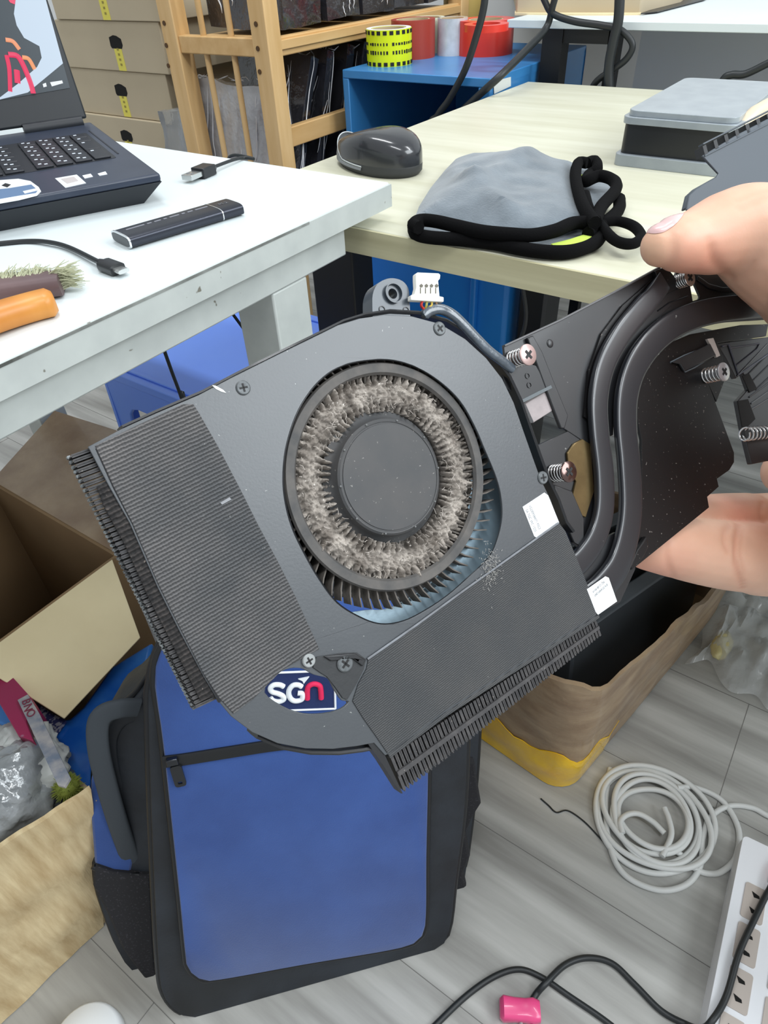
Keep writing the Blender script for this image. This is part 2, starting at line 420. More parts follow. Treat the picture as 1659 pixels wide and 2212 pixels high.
t1.location.x += 0.008; t1.location.y += 0.07
tt, c = tape('a', 842, 145, 0.043, 0.056, 0.030, (m_yel, core), 'yellow tape roll printed with black lettering and black zigzag borders')
g = G()
for k in range(22):
    a = 2*pi*k/22
    for z in (0.004, 0.052):
        g.box((0, 0, 0), (0.001, 0.007, 0.006), T(c.x, c.y, CZ+z) @ Rz(a) @ T(0.0431, 0, 0))
for k in range(46):
    a = 2*pi*k/46+0.03
    if k % 8 == 7: continue
    for z, hh in ((0.022, 0.007), (0.035, 0.005)): 
        g.box((0, 0, 0), (0.0008, random.uniform(0.002, 0.0045), hh*random.uniform(0.7, 1)), T(c.x, c.y, CZ+z) @ Rz(a) @ T(0.0431, 0, 0))
part('lettering', g, M['ink'], tt)
part('paper_ring', G().ring([(0.0335, 0.0562), (0.042, 0.0562), (0.042, 0.0568), (0.0335, 0.0568)], 32, T(c.x, c.y, CZ)), mat('paper_white', (232, 232, 232), 0.6), tt)
tape('a', 922, 117, 0.036, 0.058, 0.026, (m_cream, core), 'cream masking tape roll standing behind the yellow printed roll')
tape('a', 976, 122, 0.030, 0.060, 0.022, (m_clr, core), 'clear tape roll wedged against the left of the red roll')
tape('a', 1046, 124, 0.055, 0.056, 0.031, (m_red, core), 'bright red tape roll, widest on the blue cabinet')
t = thing('tape_roll', 'thin red tape roll lying on top of the wide red roll', 'tape', (-0.80, 1.47, CZ+0.056), group='rolls of tape on the blue cabinet')
p = onz(1050, 66, CZ+0.0565)
part('tape', G().ring([(0.024, 0), (0.038, 0), (0.038, 0.010), (0.024, 0.010)], 32, T(p.x, p.y, CZ+0.0565)), m_red, t, smooth=40)
solo('paper_roll', G().ring([(0.03, 0), (0.047, 0), (0.047, 0.95), (0.03, 0.95)], 32, T(-0.985, 1.75, 0)), mat('mustard_kraft_paper', (190, 164, 92), 0.6), 'tall mustard brown paper roll standing on the floor behind the blue cabinet', 'paper roll', smooth=40)
# ================================================================ wooden rack
t = thing('wooden_rack', 'tall pine rack with screwed posts and thin spindles', 'rack', (-1.09, 1.35, 0))
yr = 1.017; PX = [(-1.212, -1.175), (-0.985, -0.948)]
for i, (a, b) in enumerate(PX):
    o = part('post', G().bb(a, b, yr, yr+0.035, 0, 1.0), M['wood'], t, bev=0.002)
    for pyy in ((50, 98, 142) if i == 0 else (52, 105, 155)):
        p = ony(350+pyy*0.1 if i == 0 else 549+pyy*0.08, pyy, yr)
        part('screw', G().lathe([(0.004, 0), (0.004, 0.0015), (0, 0.0015)], 8, T(p.x, yr, p.z) @ Rx(pi/2)), M['screw_dark'], o)
    part('post', G().bb(a, b, yr+0.66, yr+0.695, 0, 1.0), M['wood'], t, bev=0.002)
z1 = ony(460, 80, yr).z; z0 = ony(460, 120, yr).z
part('end_rail', G().bb(-1.175, -0.985, yr+0.004, yr+0.026, z0, z1), M['wood_y'], t, bev=0.002)
part('end_rail', G().bb(-1.175, -0.985, yr+0.004, yr+0.026, 0.40, 0.44), M['wood_y'], t, bev=0.002)
for x in (-1.118, -1.048):
    part('spindle', G().tube([(x, yr+0.015, 0.44), (x, yr+0.015, z0)], 0.0055, 10), M['wood'], t, smooth=60)
    part('spindle', G().tube([(x, yr+0.015, z1), (x, yr+0.015, 1.0)], 0.0055, 10), M['wood'], t, smooth=60)
part('shelf_board', G().bb(-1.175, -0.95, yr+0.035, yr+0.66, 0.752, 0.766), M['wood_y'], t, bev=0.001)
part('long_rail', G().bb(-0.972, -0.955, yr+0.035, yr+0.66, 0.742, 0.770), M['wood_y'], t, bev=0.002)
part('long_rail', G().bb(-0.972, -0.955, yr+0.035, yr+0.66, 0.598, 0.632), M['wood_y'], t, bev=0.002)
part('shelf_board', G().bb(-1.2, -0.975, yr+0.04, yr+0.66, 0.42, 0.434), M['wood_y'], t, bev=0.001)
def crumpled(sx, sy, sz, amp, seed, n=14):
    g = G(); g.box((0, 0, 0), (sx, sy, sz)); me = bpy.data.meshes.new('x'); bm = bmesh.new()
    vs = [bm.verts.new(v) for v in g.v]
    for f in g.f: bm.faces.new([vs[i] for i in f])
    bmesh.ops.subdivide_edges(bm, edges=bm.edges, cuts=n, use_grid_fill=True)
    o = G(); bm.verts.index_update()
    for v in bm.verts:
        q = v.co*9.0+Vector((seed, seed*2, 0)); q2 = v.co*30+Vector((seed, 0, 3))
        d = Vector((noise.noise(q), noise.noise(q+Vector((5, 1, 2))), noise.noise(q+Vector((1, 7, 3)))))*amp + Vector((noise.noise(q2), noise.noise(q2+Vector((5, 1, 2))), noise.noise(q2+Vector((1, 7, 3)))))*amp*0.35
        o.v.append(v.co+d)
    o.f = [tuple(v.index for v in f.verts) for f in bm.faces]; bm.free(); return o
ords = ['nearest the front', 'second from front', 'third from front', 'fourth from front', 'fifth from front', 'sixth from front', 'seventh from front', 'eighth from front', 'farthest back']
def fold_glints(par, sx, sy, sz, seed, n, Mx):
    """glints on the creases of the wrapping film, put in as pale tubes"""
    rn = random.Random(seed); g = G()
    for k in range(n):
        ed = rn.random() < 0.45; x = sx*0.5*(1.0 if ed else rn.uniform(-0.9, 1.0)); y = -sy*0.5-0.003; 
        z0_ = rn.uniform(-0.5, 0.1)*sz; L_ = rn.uniform(0.25, 0.6)*sz; q = []; yy = rn.uniform(-0.35, 0.35)*sy; sl = rn.uniform(-0.25, 0.25)*L_
        for i in range(8):
            f = i/7; q.append(Mx @ Vector((x+(0 if ed else sl*f)+0.006*noise.noise(Vector((k*3.1, f*3, seed)))+(0.003 if ed else 0), (yy if ed else y)+0.002*noise.noise(Vector((f*4, k, seed))), min(0.5*sz, z0_+L_*f))))
        r = rn.uniform(0.0006, 0.0016); g.tube(spline([tuple(p) for p in q], 3), [r*math.sin(pi*(0.08+0.84*i/21)) for i in range(22)], 6)
    for k in range(n):       # small knotted glints along the top edge
        x = rn.uniform(-0.5, 0.5)*sx; z = 0.5*sz+0.002; q = [Mx @ Vector((x+0.014*j+rn.uniform(-.004, .004), rn.uniform(-0.5, 0.5)*sy, z+rn.uniform(-0.004, 0.006))) for j in range(3)]
        g.tube(q, [0.0004, 0.0013, 0.0004], 6)
    part('film_glints', g, M['film_glint'], par, smooth=60)['kind'] = 'stuff'
for k in range(9):
    y = 1.085+0.062*k; Mx = T(-1.078, y+0.035, 0.588) @ Rx(math.radians(-20+random.uniform(-3, 3)))
    tw = thing('wrapped_laptop', 'dark laptop in clear plastic leaning on the lower rack shelf, '+ords[k], 'wrapped laptop', (-1.078, y, 0.436), 'wrapped laptops leaning in the rack')
    part('body', crumpled(0.19, 0.022, 0.30, 0.004, k*3.3, 10).xf(Mx), M['wrap'], tw, smooth=60)
    fold_glints(tw, 0.19, 0.022, 0.30, k+1, 9, Mx)
for k in range(5):
    Mx = T(-1.068, 1.15+0.118*k, 0.813+0.004*k)
    tw = thing('wrapped_bundle', 'dark plastic wrapped bundle on the upper rack shelf, '+ords[k], 'wrapped bundle', (-1.068, 1.15+0.118*k, 0.77), 'wrapped bundles on the upper rack shelf')
    part('body', crumpled(0.185, 0.105, 0.07+0.008*k, 0.006, 20+k*3.3, 8).xf(Mx), M['wrap'], tw, smooth=60)
    fold_glints(tw, 0.185, 0.105, 0.075, k+40, 9, Mx)
g = crumpled(0.24, 0.016, 0.26, 0.012, 50, 14)
Mx = T(-1.135, 1.062, 0.567) @ Rx(math.radians(-4))
tw = thing('plastic_bag', 'large shiny grey plastic bag hanging behind the rack spindles', 'plastic bag', (-1.135, 1.062, 0.437))
part('body', g.xf(Mx), M['wrap_grey'], tw, smooth=60); fold_glints(tw, 0.24, 0.016, 0.26, 91, 16, Mx)
g = crumpled(0.075, 0.02, 0.17, 0.012, 61, 8)
solo('plastic_bag', g, M['bag_clear'], 'clear crinkled plastic bag corner bulging beside the left rack post', 'plastic bag', M=T(-1.262, 1.04, 0.56) @ Ry(0.12), smooth=60)
solo('carton_box', G().bb(-1.17, -1.09, 1.24, 1.45, 0.768, 0.83), mat('brown_card', (120, 92, 66), 0.8), 'small dark brown box lying on the upper rack shelf behind the spindles', 'box', bev=0.001)
# ================================================================ stacked cartons
zs = [0.875, 0.785, 0.697, 0.608, 0.522, 0.436, 0.35]; xr = [-1.268, -1.285, -1.303, -1.325, -1.34, -1.345]
for k in range(6):
    zt, zb = zs[k], zs[k+1]+0.0008
    lab = ['topmost', 'second from the top', 'third from the top', 'fourth from the top', 'fifth from the top', 'lowest'][k]
    t = thing('carton', 'kraft carton, %s of the stack beside the rack' % lab, 'carton', (-1.5, 1.2, zb), group='kraft cartons stacked beside the rack')
    yf = 1.07+0.004*((k*7) % 3); zb2 = zb
    part('box', G().bb(xr[k]-0.34, xr[k], yf, 1.36, zb2, zt), M['carton'], t, bev=0.0015)
    px = [(232, 45), (252, 98), (266, 213), (276, 303), (284, 380), (290, 450)][k]
    p = ony(px[0], px[1], yf); cx = p.x
    zh = zt-0.037
    part('hand_hole', G().prism([(cx-0.02, zh-0.006), (cx-0.017, zh-0.010), (cx+0.015, zh-0.010), (cx+0.02, zh-0.004), (cx+0.019, zh+0.007), (cx+0.006, zh+0.012), (cx-0.004, zh+0.013), (cx-0.019, zh+0.009)], -0.0004, 0.0004, T(0, yf, 0) @ Rx(pi/2)), M['dark_hole'], t) if k > 0 else None
    s = part('tape_strip', G().bb(cx-0.011, cx+0.013, yf-0.0006, yf+0.0002, zb2+0.001, zh-0.0105 if k else zh+0.02), M['yellow_label'], t)
    g = G()
    for q in range(4): g.box((cx+0.001, yf-0.0008, zb2+0.012+0.009*q), (0.006, 0.0004, 0.004))
    part('marks', g, mat('faded_ink', (150, 138, 60), 0.6), s)
solo('base_carton', G().bb(-1.70, -1.34, 1.08, 1.37, 0, 0.3495), M['carton'], 'large plain carton on the floor carrying the kraft carton stack', 'carton', bev=0.002)
# ================================================================ blue stool
t = thing('plastic_stool', 'bright blue plastic stool standing on the floor under the white table', 'stool', (-0.69, 0.63, 0))
x0, x1, y0, y1, z = -0.842, -0.575, 0.458, 0.745, 0.45
g = G()
def rr(x0, x1, y0, y1, r, n=5):
    pts = []
    for cx, cy, a0 in ((x1-r, y1-r, 0), (x0+r, y1-r, pi/2), (x0+r, y0+r, pi), (x1-r, y0+r, 1.5*pi)):
        for k in range(n+1): pts.append((cx+r*math.cos(a0+pi/2*k/n), cy+r*math.sin(a0+pi/2*k/n)))
    return pts
g.prism([rr(x0, x1, y0, y1, 0.02)], z-0.012, z)
part('seat', g, M['stool_blue'], t, bev=0.004)
g = G()
g.prism([rr(x0+0.012, x1-0.012, y0+0.012, y1-0.012, 0.02), rr(x0+0.019, x1-0.019, y0+0.019, y1-0.019, 0.016)], z, z+0.003)
part('rim', g, M['stool_blue'], t, bev=0.001)
def skirt(a, b, thick):     # one side with an arch between two legs
    a = Vector(a); b = Vector(b); L = (b-a).length; u = (b-a).normalized(); nn = Vector((u.y, -u.x, 0))
    top = z-0.012
    out = [(-0.012, 0), (0.028, 0), (0.036, top-0.075), (0.040, top-0.058), (0.050, top-0.047), (0.065, top-0.043), (L-0.065, top-0.043), (L-0.05, top-0.047), (L-0.040, top-0.058), (L-0.036, top-0.075), (L-0.028, 0), (L+0.012, 0), (L, top), (0, top)]
    Mx = Matrix((u, Vector((0, 0, 1)), nn)).transposed().to_4x4(); Mx.translation = a
    return G().prism(out, -thick, 0.0, Mx)
for a, b in (((x0+0.004, y0+0.004, 0), (x1-0.004, y0+0.004, 0)), ((x1-0.004, y0+0.004, 0), (x1-0.004, y1-0.004, 0)), ((x1-0.004, y1-0.004, 0), (x0+0.004, y1-0.004, 0)), ((x0+0.004, y1-0.004, 0), (x0+0.004, y0+0.004, 0))):
    part('side_with_legs', skirt(a, b, 0.006), M['stool_blue'], t, bev=0.002)
# ================================================================ blue crate under the desk
t = thing('blue_crate', 'tall blue plastic crate standing on the floor under the pale oak desk', 'crate', (-0.46, 0.9, 0))
part('body', G().bb(-0.59, -0.35, 0.76, 0.88, 0, 0.60), M['crate_blue'], t, bev=0.006)
part('rim', G().bb(-0.595, -0.345, 0.755, 0.885, 0.585, 0.605), M['crate_blue'], t, bev=0.003)
part('rib', G().bb(-0.40, -0.392, 0.75, 0.76, 0, 0.585), M['crate_blue'], t, bev=0.002)
solo('black_case', G().bb(-0.340, -0.302, 0.77, 0.82, 0, 0.60), M['black_plastic'], 'narrow black case standing on the floor right of the blue crate', 'case', bev=0.004)
solo('hanging_cable', G().tube(spline([(-0.33, 0.735, 0.661), (-0.325, 0.73, 0.60), (-0.31, 0.73, 0.54), (-0.315, 0.73, 0.50), (-0.335, 0.735, 0.44), (-0.345, 0.735, 0.30), (-0.345, 0.735, 0.285)], 6), 0.0026, 8), mat('dark_grey_cable', (58, 60, 60), 0.5), 'dark grey cable hanging below the desk beside the blue crate', 'cable', smooth=60)
# ================================================================ cables behind the desk
def cable(pts, r, label, m='black_rubber', name='cable', group=None, n=8, cat='cable'):
    return solo(name, G().tube(spline(pts, n), r, 8), M[m] if isinstance(m, str) else m, label, cat, group, smooth=60)
def Y(px, py, y): 
    p = ony(px, py, y); return (p.x, p.y, p.z)
cable([Y(1050, -60, 1.175), Y(1046, 10, 1.172), Y(1030, 75, 1.168), Y(1005, 150, 1.165), Y(970, 215, 1.165), Y(945, 250, 1.165), Y(925, 300, 1.165), (-0.72, 1.165, 0.40)], 0.0060, 'left thick black cable dropping past the left edge of the oak desk')
cable([Y(1215, -60, 1.335), Y(1195, 10, 1.335), Y(1180, 60, 1.335), Y(1140, 105, 1.27), Y(1085, 160, 1.175), Y(1030, 210, 1.165), Y(990, 250, 1.165), Y(960, 300, 1.165), (-0.68, 1.165, 0.40)], 0.0060, 'thick black cable running down left from the loop before the far table')
cable([Y(1160, -40, 1.337), Y(1178, 5, 1.337), Y(1195, 30, 1.337), Y(1240, 46, 1.337), Y(1300, 55, 1.337), Y(1340, 65, 1.337), Y(1366, 95, 1.337), Y(1355, 125, 1.337), Y(1325, 150, 1.337), Y(1285, 180, 1.337), Y(1265, 230, 1.337)], 0.0055, 'black cable making a wide hanging loop before the grey panel')
cable([Y(1340, -50, 1.327), Y(1336, 40, 1.327), Y(1325, 90, 1.327), Y(1315, 150, 1.327), Y(1318, 240, 1.327)], 0.0085, 'thick black cable hanging vertically through the loop')
cable([Y(1700, 118, 1.33), Y(1659, 137, 1.33), Y(1610, 160, 1.33), Y(1580, 162, 1.33), Y(1560, 175, 1.33), Y(1530, 240, 1.33)], 0.0055, 'black cable running right behind the clear lidded storage box')
# ================================================================ mouse
p = onz(828, 372, DZ); 
t = thing('computer_mouse', 'glossy black computer mouse with grey side on the oak desk', 'mouse', M=T(-0.515, 0.718, DZ) @ Rz(math.radians(-14)))
W = WM[t]
def mouse_top(u, v):
    a = 2*pi*u; r = math.sin(pi/2*v); ex, ey = 0.066, 0.036
    x = ex*math.cos(a)*r; y = ey*math.sin(a)*r*(1+0.12*math.cos(a))
    hz = 0.041*(1-v**3.2)**0.55
    hump = 0.74+0.26*math.cos((x/ex-0.28)*2.0)
    return Vector((x, y, 0.012+hz*hump*0.78))
g = G().grid(mouse_top, 40, 14, cu=True); part('shell', g, mat('glossy_dark_plastic', (44, 46, 50), 0.22, coat=0.5), t, W, smooth=60)
g = G(); prof = [(0.93, 0), (0.99, 0.004), (1.0, 0.012), (0.97, 0.015), (0.4, 0.018)]
def mb(u, v):
    a = 2*pi*u; k = min(int(v*4), 3); f = v*4-k; r = prof[k][0]*(1-f)+prof[k+1][0]*f; z = prof[k][1]*(1-f)+prof[k+1][1]*f
    return Vector((0.066*math.cos(a)*r, 0.036*math.sin(a)*r*(1+0.12*math.cos(a)), z))
part('base', G().grid(mb, 40, 13, cu=True), mat('dark_grey_rubber', (54, 56, 58), 0.6), t, W, smooth=60)
def band(u, v):
    a = pi*(0.82+0.74*u); k = 1.020-0.058*v**2; x = 0.0667*math.cos(a)*k; y = 0.0370*math.sin(a)*(1+0.12*math.cos(a))*k
    return Vector((x, y, 0.006+(0.026-0.012*u)*v*math.sin(pi*min(0.93, u+0.25))))
part('side_grip', G().grid(band, 20, 4), mat('grey_side_panel', (122, 126, 128), 0.45), t, W, smooth=60)
part('trim_line', G().tube([band(u/20, 1.0)*1.0+Vector((0, -0.0004, 0.0006)) for u in range(21)], 0.0008, 6), mat('silver_trim', (200, 206, 208), 0.3), t, W, smooth=60)
g = G().tube([(0.022+0.006*math.cos(a), 0.006+0.006*math.sin(a), 0.0425-0.0003*abs(a)) for a in [0.4+0.28*k for k in range(18)]], 0.0006, 6)
part('logo', g, mat('silver_print', (150, 154, 158), 0.4), t, W)
# ================================================================ folded cloth
t = thing('microfibre_cloth', 'folded grey cleaning cloth with thick black hems on the oak desk', 'cloth', (-0.31, 0.68, DZ))
Fc = Fr((0, 0, DZ+0.012), (1, 0, 0), (0, 0, 1))
top = [p for p in Fc.pl([(893, 478), (905, 445), (930, 405), (960, 368), (985, 342), (1015, 333), (1060, 331), (1130, 335), (1190, 341), (1238, 350), (1243, 395), (1258, 440), (1275, 475), (1215, 493), (1160, 503), (1110, 500), (1050, 493), (1000, 485), (950, 476), (920, 471)])]
def fill(poly, step):
    xs = [p.x for p in poly]; ys = [p.y for p in poly]
    def inside(x, y):
        c = False; j = len(poly)-1
        for i in range(len(poly)):
            a, b = poly[i], poly[j]
            if (a.y > y) != (b.y > y) and x < (b.x-a.x)*(y-a.y)/(b.y-a.y)+a.x: c = not c
            j = i
        return c
    def dist(x, y):
        p = Vector((x, y)); m = 9
        for i in range(len(poly)):
            a, b = poly[i-1], poly[i]; ab = b-a; tt = max(0, min(1, (p-a).dot(ab)/ab.length_squared)); m = min(m, (p-a-ab*tt).length)
        return m
    return inside, dist, (min(xs), max(xs), min(ys), max(ys))
ins, dst, bx = fill(top, 0)
dense = []
for i in range(len(top)):
    a, b = top[i], top[(i+1) % len(top)]
    for k in range(6): dense.append(a+(b-a)*k/6)
def ch(x, y):
    d = dst(x, y) if ins(x, y) else 0
    h = 0.014*(1-math.exp(-d/0.022))
    P = Vector((x, y, 0))
    h += (noise.noise(P*16)*0.007+noise.noise(P*45)*0.0022)*min(1, d/0.035)
    # a crease running from the upper left fold towards the front
    a = Fc.px(965, 380).to_2d(); b = Fc.px(1120, 495).to_2d(); ab = b-a; tt = max(0, min(1, (Vector((x, y))-a).dot(ab)/ab.length_squared))
    h += 0.0065*math.exp(-((Vector((x, y))-a-ab*tt).length/0.012)**2)*min(1, d/0.03)
    a = Fc.px(1030, 420).to_2d(); b = Fc.px(1160, 345).to_2d(); ab = b-a; tt = max(0, min(1, (Vector((x, y))-a).dot(ab)/ab.length_squared))
    h += 0.006*math.exp(-((Vector((x, y))-a-ab*tt).length/0.014)**2)*min(1, d/0.03)
    return h
bm = bmesh.new(); bvs = [bm.verts.new((p.x, p.y, 0)) for p in dense]
f = bm.faces.new(bvs); bmesh.ops.triangulate(bm, faces=[f])
bmesh.ops.subdivide_edges(bm, edges=bm.edges, cuts=1, use_grid_fill=True); 
for _ in range(3):
    le = [e for e in bm.edges if e.calc_length() > 0.007]
    if le: bmesh.ops.subdivide_edges(bm, edges=le, cuts=1); bmesh.ops.triangulate(bm, faces=bm.faces)
bm.verts.index_update(); g = G()
for v in bm.verts: g.v.append(Vector((v.co.x, v.co.y, DZ+0.0115+ch(v.co.x, v.co.y))))
g.f = [tuple(v.index for v in f.verts) for f in bm.faces]
nb = len(g.v)                                    # closed body: lower copy
g.v += [Vector((v.x, v.y, DZ+0.004)) for v in g.v[:nb]]
low = [tuple(reversed([i+nb for i in f])) for f in g.f]
be = [(e.verts[0].index, e.verts[1].index) for e in bm.edges if len(e.link_faces) == 1]; bm.free()
g.f += low + [(a, b, b+nb, a+nb) for a, b in be]
m = mat('grey_microfibre', (116, 126, 134), 0.95, var=(30, (92, 102, 110), 6), bump=(500, 0.6, 0.0008), sheen=0.5)
part('upper_layer', g, m, t, smooth=50)
hem = mat('black_fleece_hem', (15, 15, 16), 1.0, bump=(600, 0.6, 0.0006), spec=0.1)
def hemline(pts, z, r=0.0058, nm='hem'):
    q = [];
    for i, (a, b) in enumerate(pts):
        zz = z[i] if isinstance(z, (list, tuple)) else z
        p = onz(a, b, DZ+zz); q.append((p.x, p.y, p.z))
    part(nm, G().tube(spline(q, 6), r, 10), hem, t, smooth=60)
hemline([(905, 492), (893, 485), (910, 476), (940, 478), (985, 488), (1040, 500), (1100, 506), (1150, 508), (1200, 498), (1240, 482), (1285, 482)], 0.016)
hemline([(1285, 482), (1262, 450), (1248, 410), (1243, 375), (1250, 352), (1268, 352)], 0.019)
hemline([(893, 490), (898, 505), (930, 513), (1000, 518), (1070, 526), (1130, 538), (1190, 545), (1240, 542), (1285, 525), (1305, 500)], 0.0065)
hemline([(1268, 352), (1285, 348), (1290, 365), (1272, 378), (1265, 392), (1295, 380), (1325, 390), (1330, 410), (1300, 445), (1285, 478)], [0.016, .016, .014, .010, .014, .018, .018, .018, .018, .018])
hemline([(1338, 430), (1335, 455), (1300, 485), (1270, 505)], 0.010)
hemline([(1265, 420), (1275, 455), (1300, 490), (1330, 520), (1365, 527), (1385, 512), (1370, 490), (1335, 478), (1295, 480)], 0.012, 0.0045)
lower = Fr((0, 0, DZ+0.002), (1, 0, 0), (0, 0, 1))
part('lower_layer', G().prism(lower.pl([(895, 503), (960, 512), (1060, 522), (1140, 536), (1230, 540), (1290, 515), (1300, 470), (1325, 410), (1290, 370), (1240, 360), (1000, 400)]), 0, 0.003, lower.M), m, t, bev=0.001)
lime = mat('lime_fleece', (190, 214, 90), 0.9, bump=(500, 0.5, 0.0005))
part('lime_backing', G().prism(Fr((0, 0, DZ+0.008), (1, 0, 0), (0, 0, 1)).pl([(1190, 528), (1230, 518), (1270, 505), (1285, 506), (1262, 526), (1235, 536), (1205, 536)]), -0.003, 0.0005, T(0, 0, DZ+0.008)), lime, t, label='lime green backing')
part('lime_backing', G().prism(Fr((0, 0, DZ+0.012), (1, 0, 0), (0, 0, 1)).pl([(1255, 378), (1275, 376), (1278, 384), (1260, 390)]), -0.003, 0.0005, T(0, 0, DZ+0.012)), lime, t, label='lime green backing')
# ================================================================ storage box
t = thing('storage_box', 'black plastic storage box with frosted clear lid and base on the oak desk', 'box', (-0.2, 1.0, DZ))
BX0, BX1, BY0, BY1 = -0.268, -0.150, 0.850, 1.075
frost = mat('frosted_plastic', (196, 206, 212), 0.3, trans=0.35, var=(40, (180, 190, 198)), coat=0.3)
part('base_tray', G().prism([rr(BX0-0.004, BX1+0.004, BY0-0.006, BY1+0.006, 0.01)], DZ, DZ+0.012, I4), frost, t, bev=0.002)
part('body', G().prism([rr(BX0, BX1, BY0, BY1, 0.008)], DZ+0.012, DZ+0.042), M['black_plastic'], t, bev=0.001)
part('lid', G().prism([rr(BX0-0.003, BX1+0.003, BY0-0.003, BY1+0.003, 0.012)], DZ+0.042, DZ+0.049).prism([rr(BX0+0.001, BX1-0.001, BY0+0.001, BY1-0.001, 0.012)], DZ+0.049, DZ+0.055), frost, t, bev=0.002, label='frosted clear lid')
t = thing('cream_clip', 'cream plastic clip lying against the right side of the storage box', 'clip', (-0.11, 0.86, DZ))
q = [onz(1600, 290, 0.72), onz(1628, 262, 0.73), onz(1680, 232, 0.735)]
part('clip_body', G().band([tuple(a) for a in q], (0, 0, 1), 0.016, 0.03), mat('cream_plastic', (222, 206, 180), 0.4), t, smooth=50)
# ================================================================ laptop
u = Vector((-0.908, 0.419, 0)).normalized(); v = Vector((-0.419, -0.908, 0)).normalized()   # u to the hinge, v to the left along the front
LM = Matrix((-v, u, Vector((0, 0, 1)))).transposed().to_4x4(); LM.translation = Vector((-0.541, 0.418, WZ))
t = thing('laptop', 'open dark laptop with lit screen, stickers and number pad on the white table', 'laptop', M=LM)
LW, LD, LH = 0.36, 0.285, 0.025
m_lap = mat('dark_blue_laptop_shell', (50, 58, 74), 0.4, var=(40, (44, 52, 68)))
m_lapd = mat('dark_laptop_base', (30, 34, 40), 0.5)
g = G().prism([(0, 0), (0, LD), (-LW, LD), (-LW, 0)], 0.018, LH, LM); part('deck', g, m_lap, t, bev=0.002)
g = G()
g.add([LM @ Vector(a) for a in [(0, 0, 0.018), (0, LD, 0.018), (-LW, LD, 0.018), (-LW, 0, 0.018), (-0.018, 0.012, 0.0), (-0.018, LD-0.01, 0.0), (-LW+0.018, LD-0.01, 0.0), (-LW+0.018, 0.012, 0.0)]],
      [(0, 1, 2, 3), (7, 6, 5, 4), (0, 4, 5, 1), (1, 5, 6, 2), (2, 6, 7, 3), (3, 7, 4, 0)])
part('underside', g, m_lapd, t)
FL = Fr(LM @ Vector((0, 0, LH)), -v, (0, 0, 1))
kb = FL.pl([(0, 345), (60, 360)])
part('keyboard_well', G().prism(rr(-0.335, -0.018, 0.085, 0.225, 0.003), LH, LH+0.0003, LM), m_lapd, t)
km = mat('black_keycap', (28, 31, 38), 0.45); lg = mat('white_legend', (214, 222, 232), 0.5)
def key(x, y, w, h, marks=1):
    k = part('key', G().bb(x, x+w, y, y+h, LH+0.0003, LH+0.0022, LM), km, t, bev=0.0006)
    if marks:
        gg = G()
        for q in range(marks): gg.bb(x+0.0035+0.005*q, x+0.0065+0.005*q, y+h-0.0075-0.004*(q % 2), y+h-0.0045-0.004*(q % 2), LH+0.0022, LH+0.0024, LM)
        part('legend', gg, lg, k)
kw = 0.0155; pit = 0.0178
for c in range(4):           # number pad, from the right
    for r in range(6):
        x = -0.022-pit*(c+1)+0.002; y = 0.088+0.0215*r
        if c == 0 and r in (1, 3): continue
        key(x, y, kw, 0.0188*(2.12 if (c == 0 and r in (0, 2)) else 1), 2 if c else 1)
for c in range(9):
    for r in range(6):
        x = -0.100-0.0188*(c+1); y = 0.088+0.0215*r
        if r == 0 and 4 < c: continue
        key(x, y, 0.0168, 0.0188, 2)
part('power_strip_line', G().bb(-0.0135, -0.0120, 0.10, 0.235, LH, LH+0.0004, LM), mat('grille_dark', (26, 30, 40), 0.5), t)
m_st = mat('white_sticker', (226, 230, 232), 0.45)
def stick(pts, m=m_st, h=0.0004, z=0.0, nm='sticker', par=None):
    return part(nm, G().prism(FL.pl(pts), z, z+h, FL.M), m, par or t)
s = stick([(119, 386), (166, 378), (186, 396), (141, 406)]); stick([(132, 388), (160, 383), (170, 392), (146, 398)], mat('pink_grey_print', (190, 182, 180), 0.5), 0.0002, 0.0004, 'print', s)
stick([(178, 380), (196, 376), (201, 382), (183, 386)]); stick([(211, 376), (228, 371), (232, 377), (215, 380)])
st = stick([(-40, 396), (0, 390), (40, 387), (66, 392), (84, 405), (89, 414), (80, 423), (40, 433), (0, 440), (-40, 448)])
stick([(-40, 414), (20, 408), (68, 400), (82, 412), (78, 418), (40, 424), (-40, 438)], mat('steel_blue_print', (96, 122, 156), 0.5), 0.0002, 0.0004, 'print', st)
stick([(4, 402), (12, 397), (24, 400), (16, 406)], M['ink'], 0.0002, 0.0004, 'print', st)
stick([(50, 415), (78, 409), (83, 413), (54, 420)], m_st, 0.0002, 0.0006, 'print', st)
# screen: leans back from the hinge
tl = math.radians(17)
su = (u*math.sin(tl)+Vector((0, 0, 1))*math.cos(tl)).normalized(); sn = v.cross(su)*-1
if sn.dot(EYE-LM.translation) < 0: sn = -sn
hp = LM @ Vector((-0.004, LD-0.008, LH+0.006))
SM = Matrix((-v, su, (-v).cross(su))).transposed().to_4x4(); SM.translation = hp
part('hinge', G().tube([LM @ Vector((-0.01, LD-0.006, LH+0.002)), LM @ Vector((-0.075, LD-0.006, LH+0.002))], 0.007, 10), m_lapd, t, smooth=50)
part('hinge', G().tube([LM @ Vector((-0.29, LD-0.006, LH+0.002)), LM @ Vector((-0.35, LD-0.006, LH+0.002))], 0.007, 10), m_lapd, t, smooth=50)
scr = part('screen_lid', G().bb(-0.352, 0.0, 0, 0.24, -0.006, 0.0, SM), mat('dark_bezel', (34, 38, 42), 0.5), t, bev=0.002)
sgn = 1 if (SM.to_3x3() @ Vector((0, 0, 1))).dot(EYE-hp) > 0 else -1
FS = Fr(SM @ Vector((0, 0, 0.0005*sgn if sgn > 0 else -0.0065)), -v, SM.to_3x3() @ Vector((0, 0, sgn)))
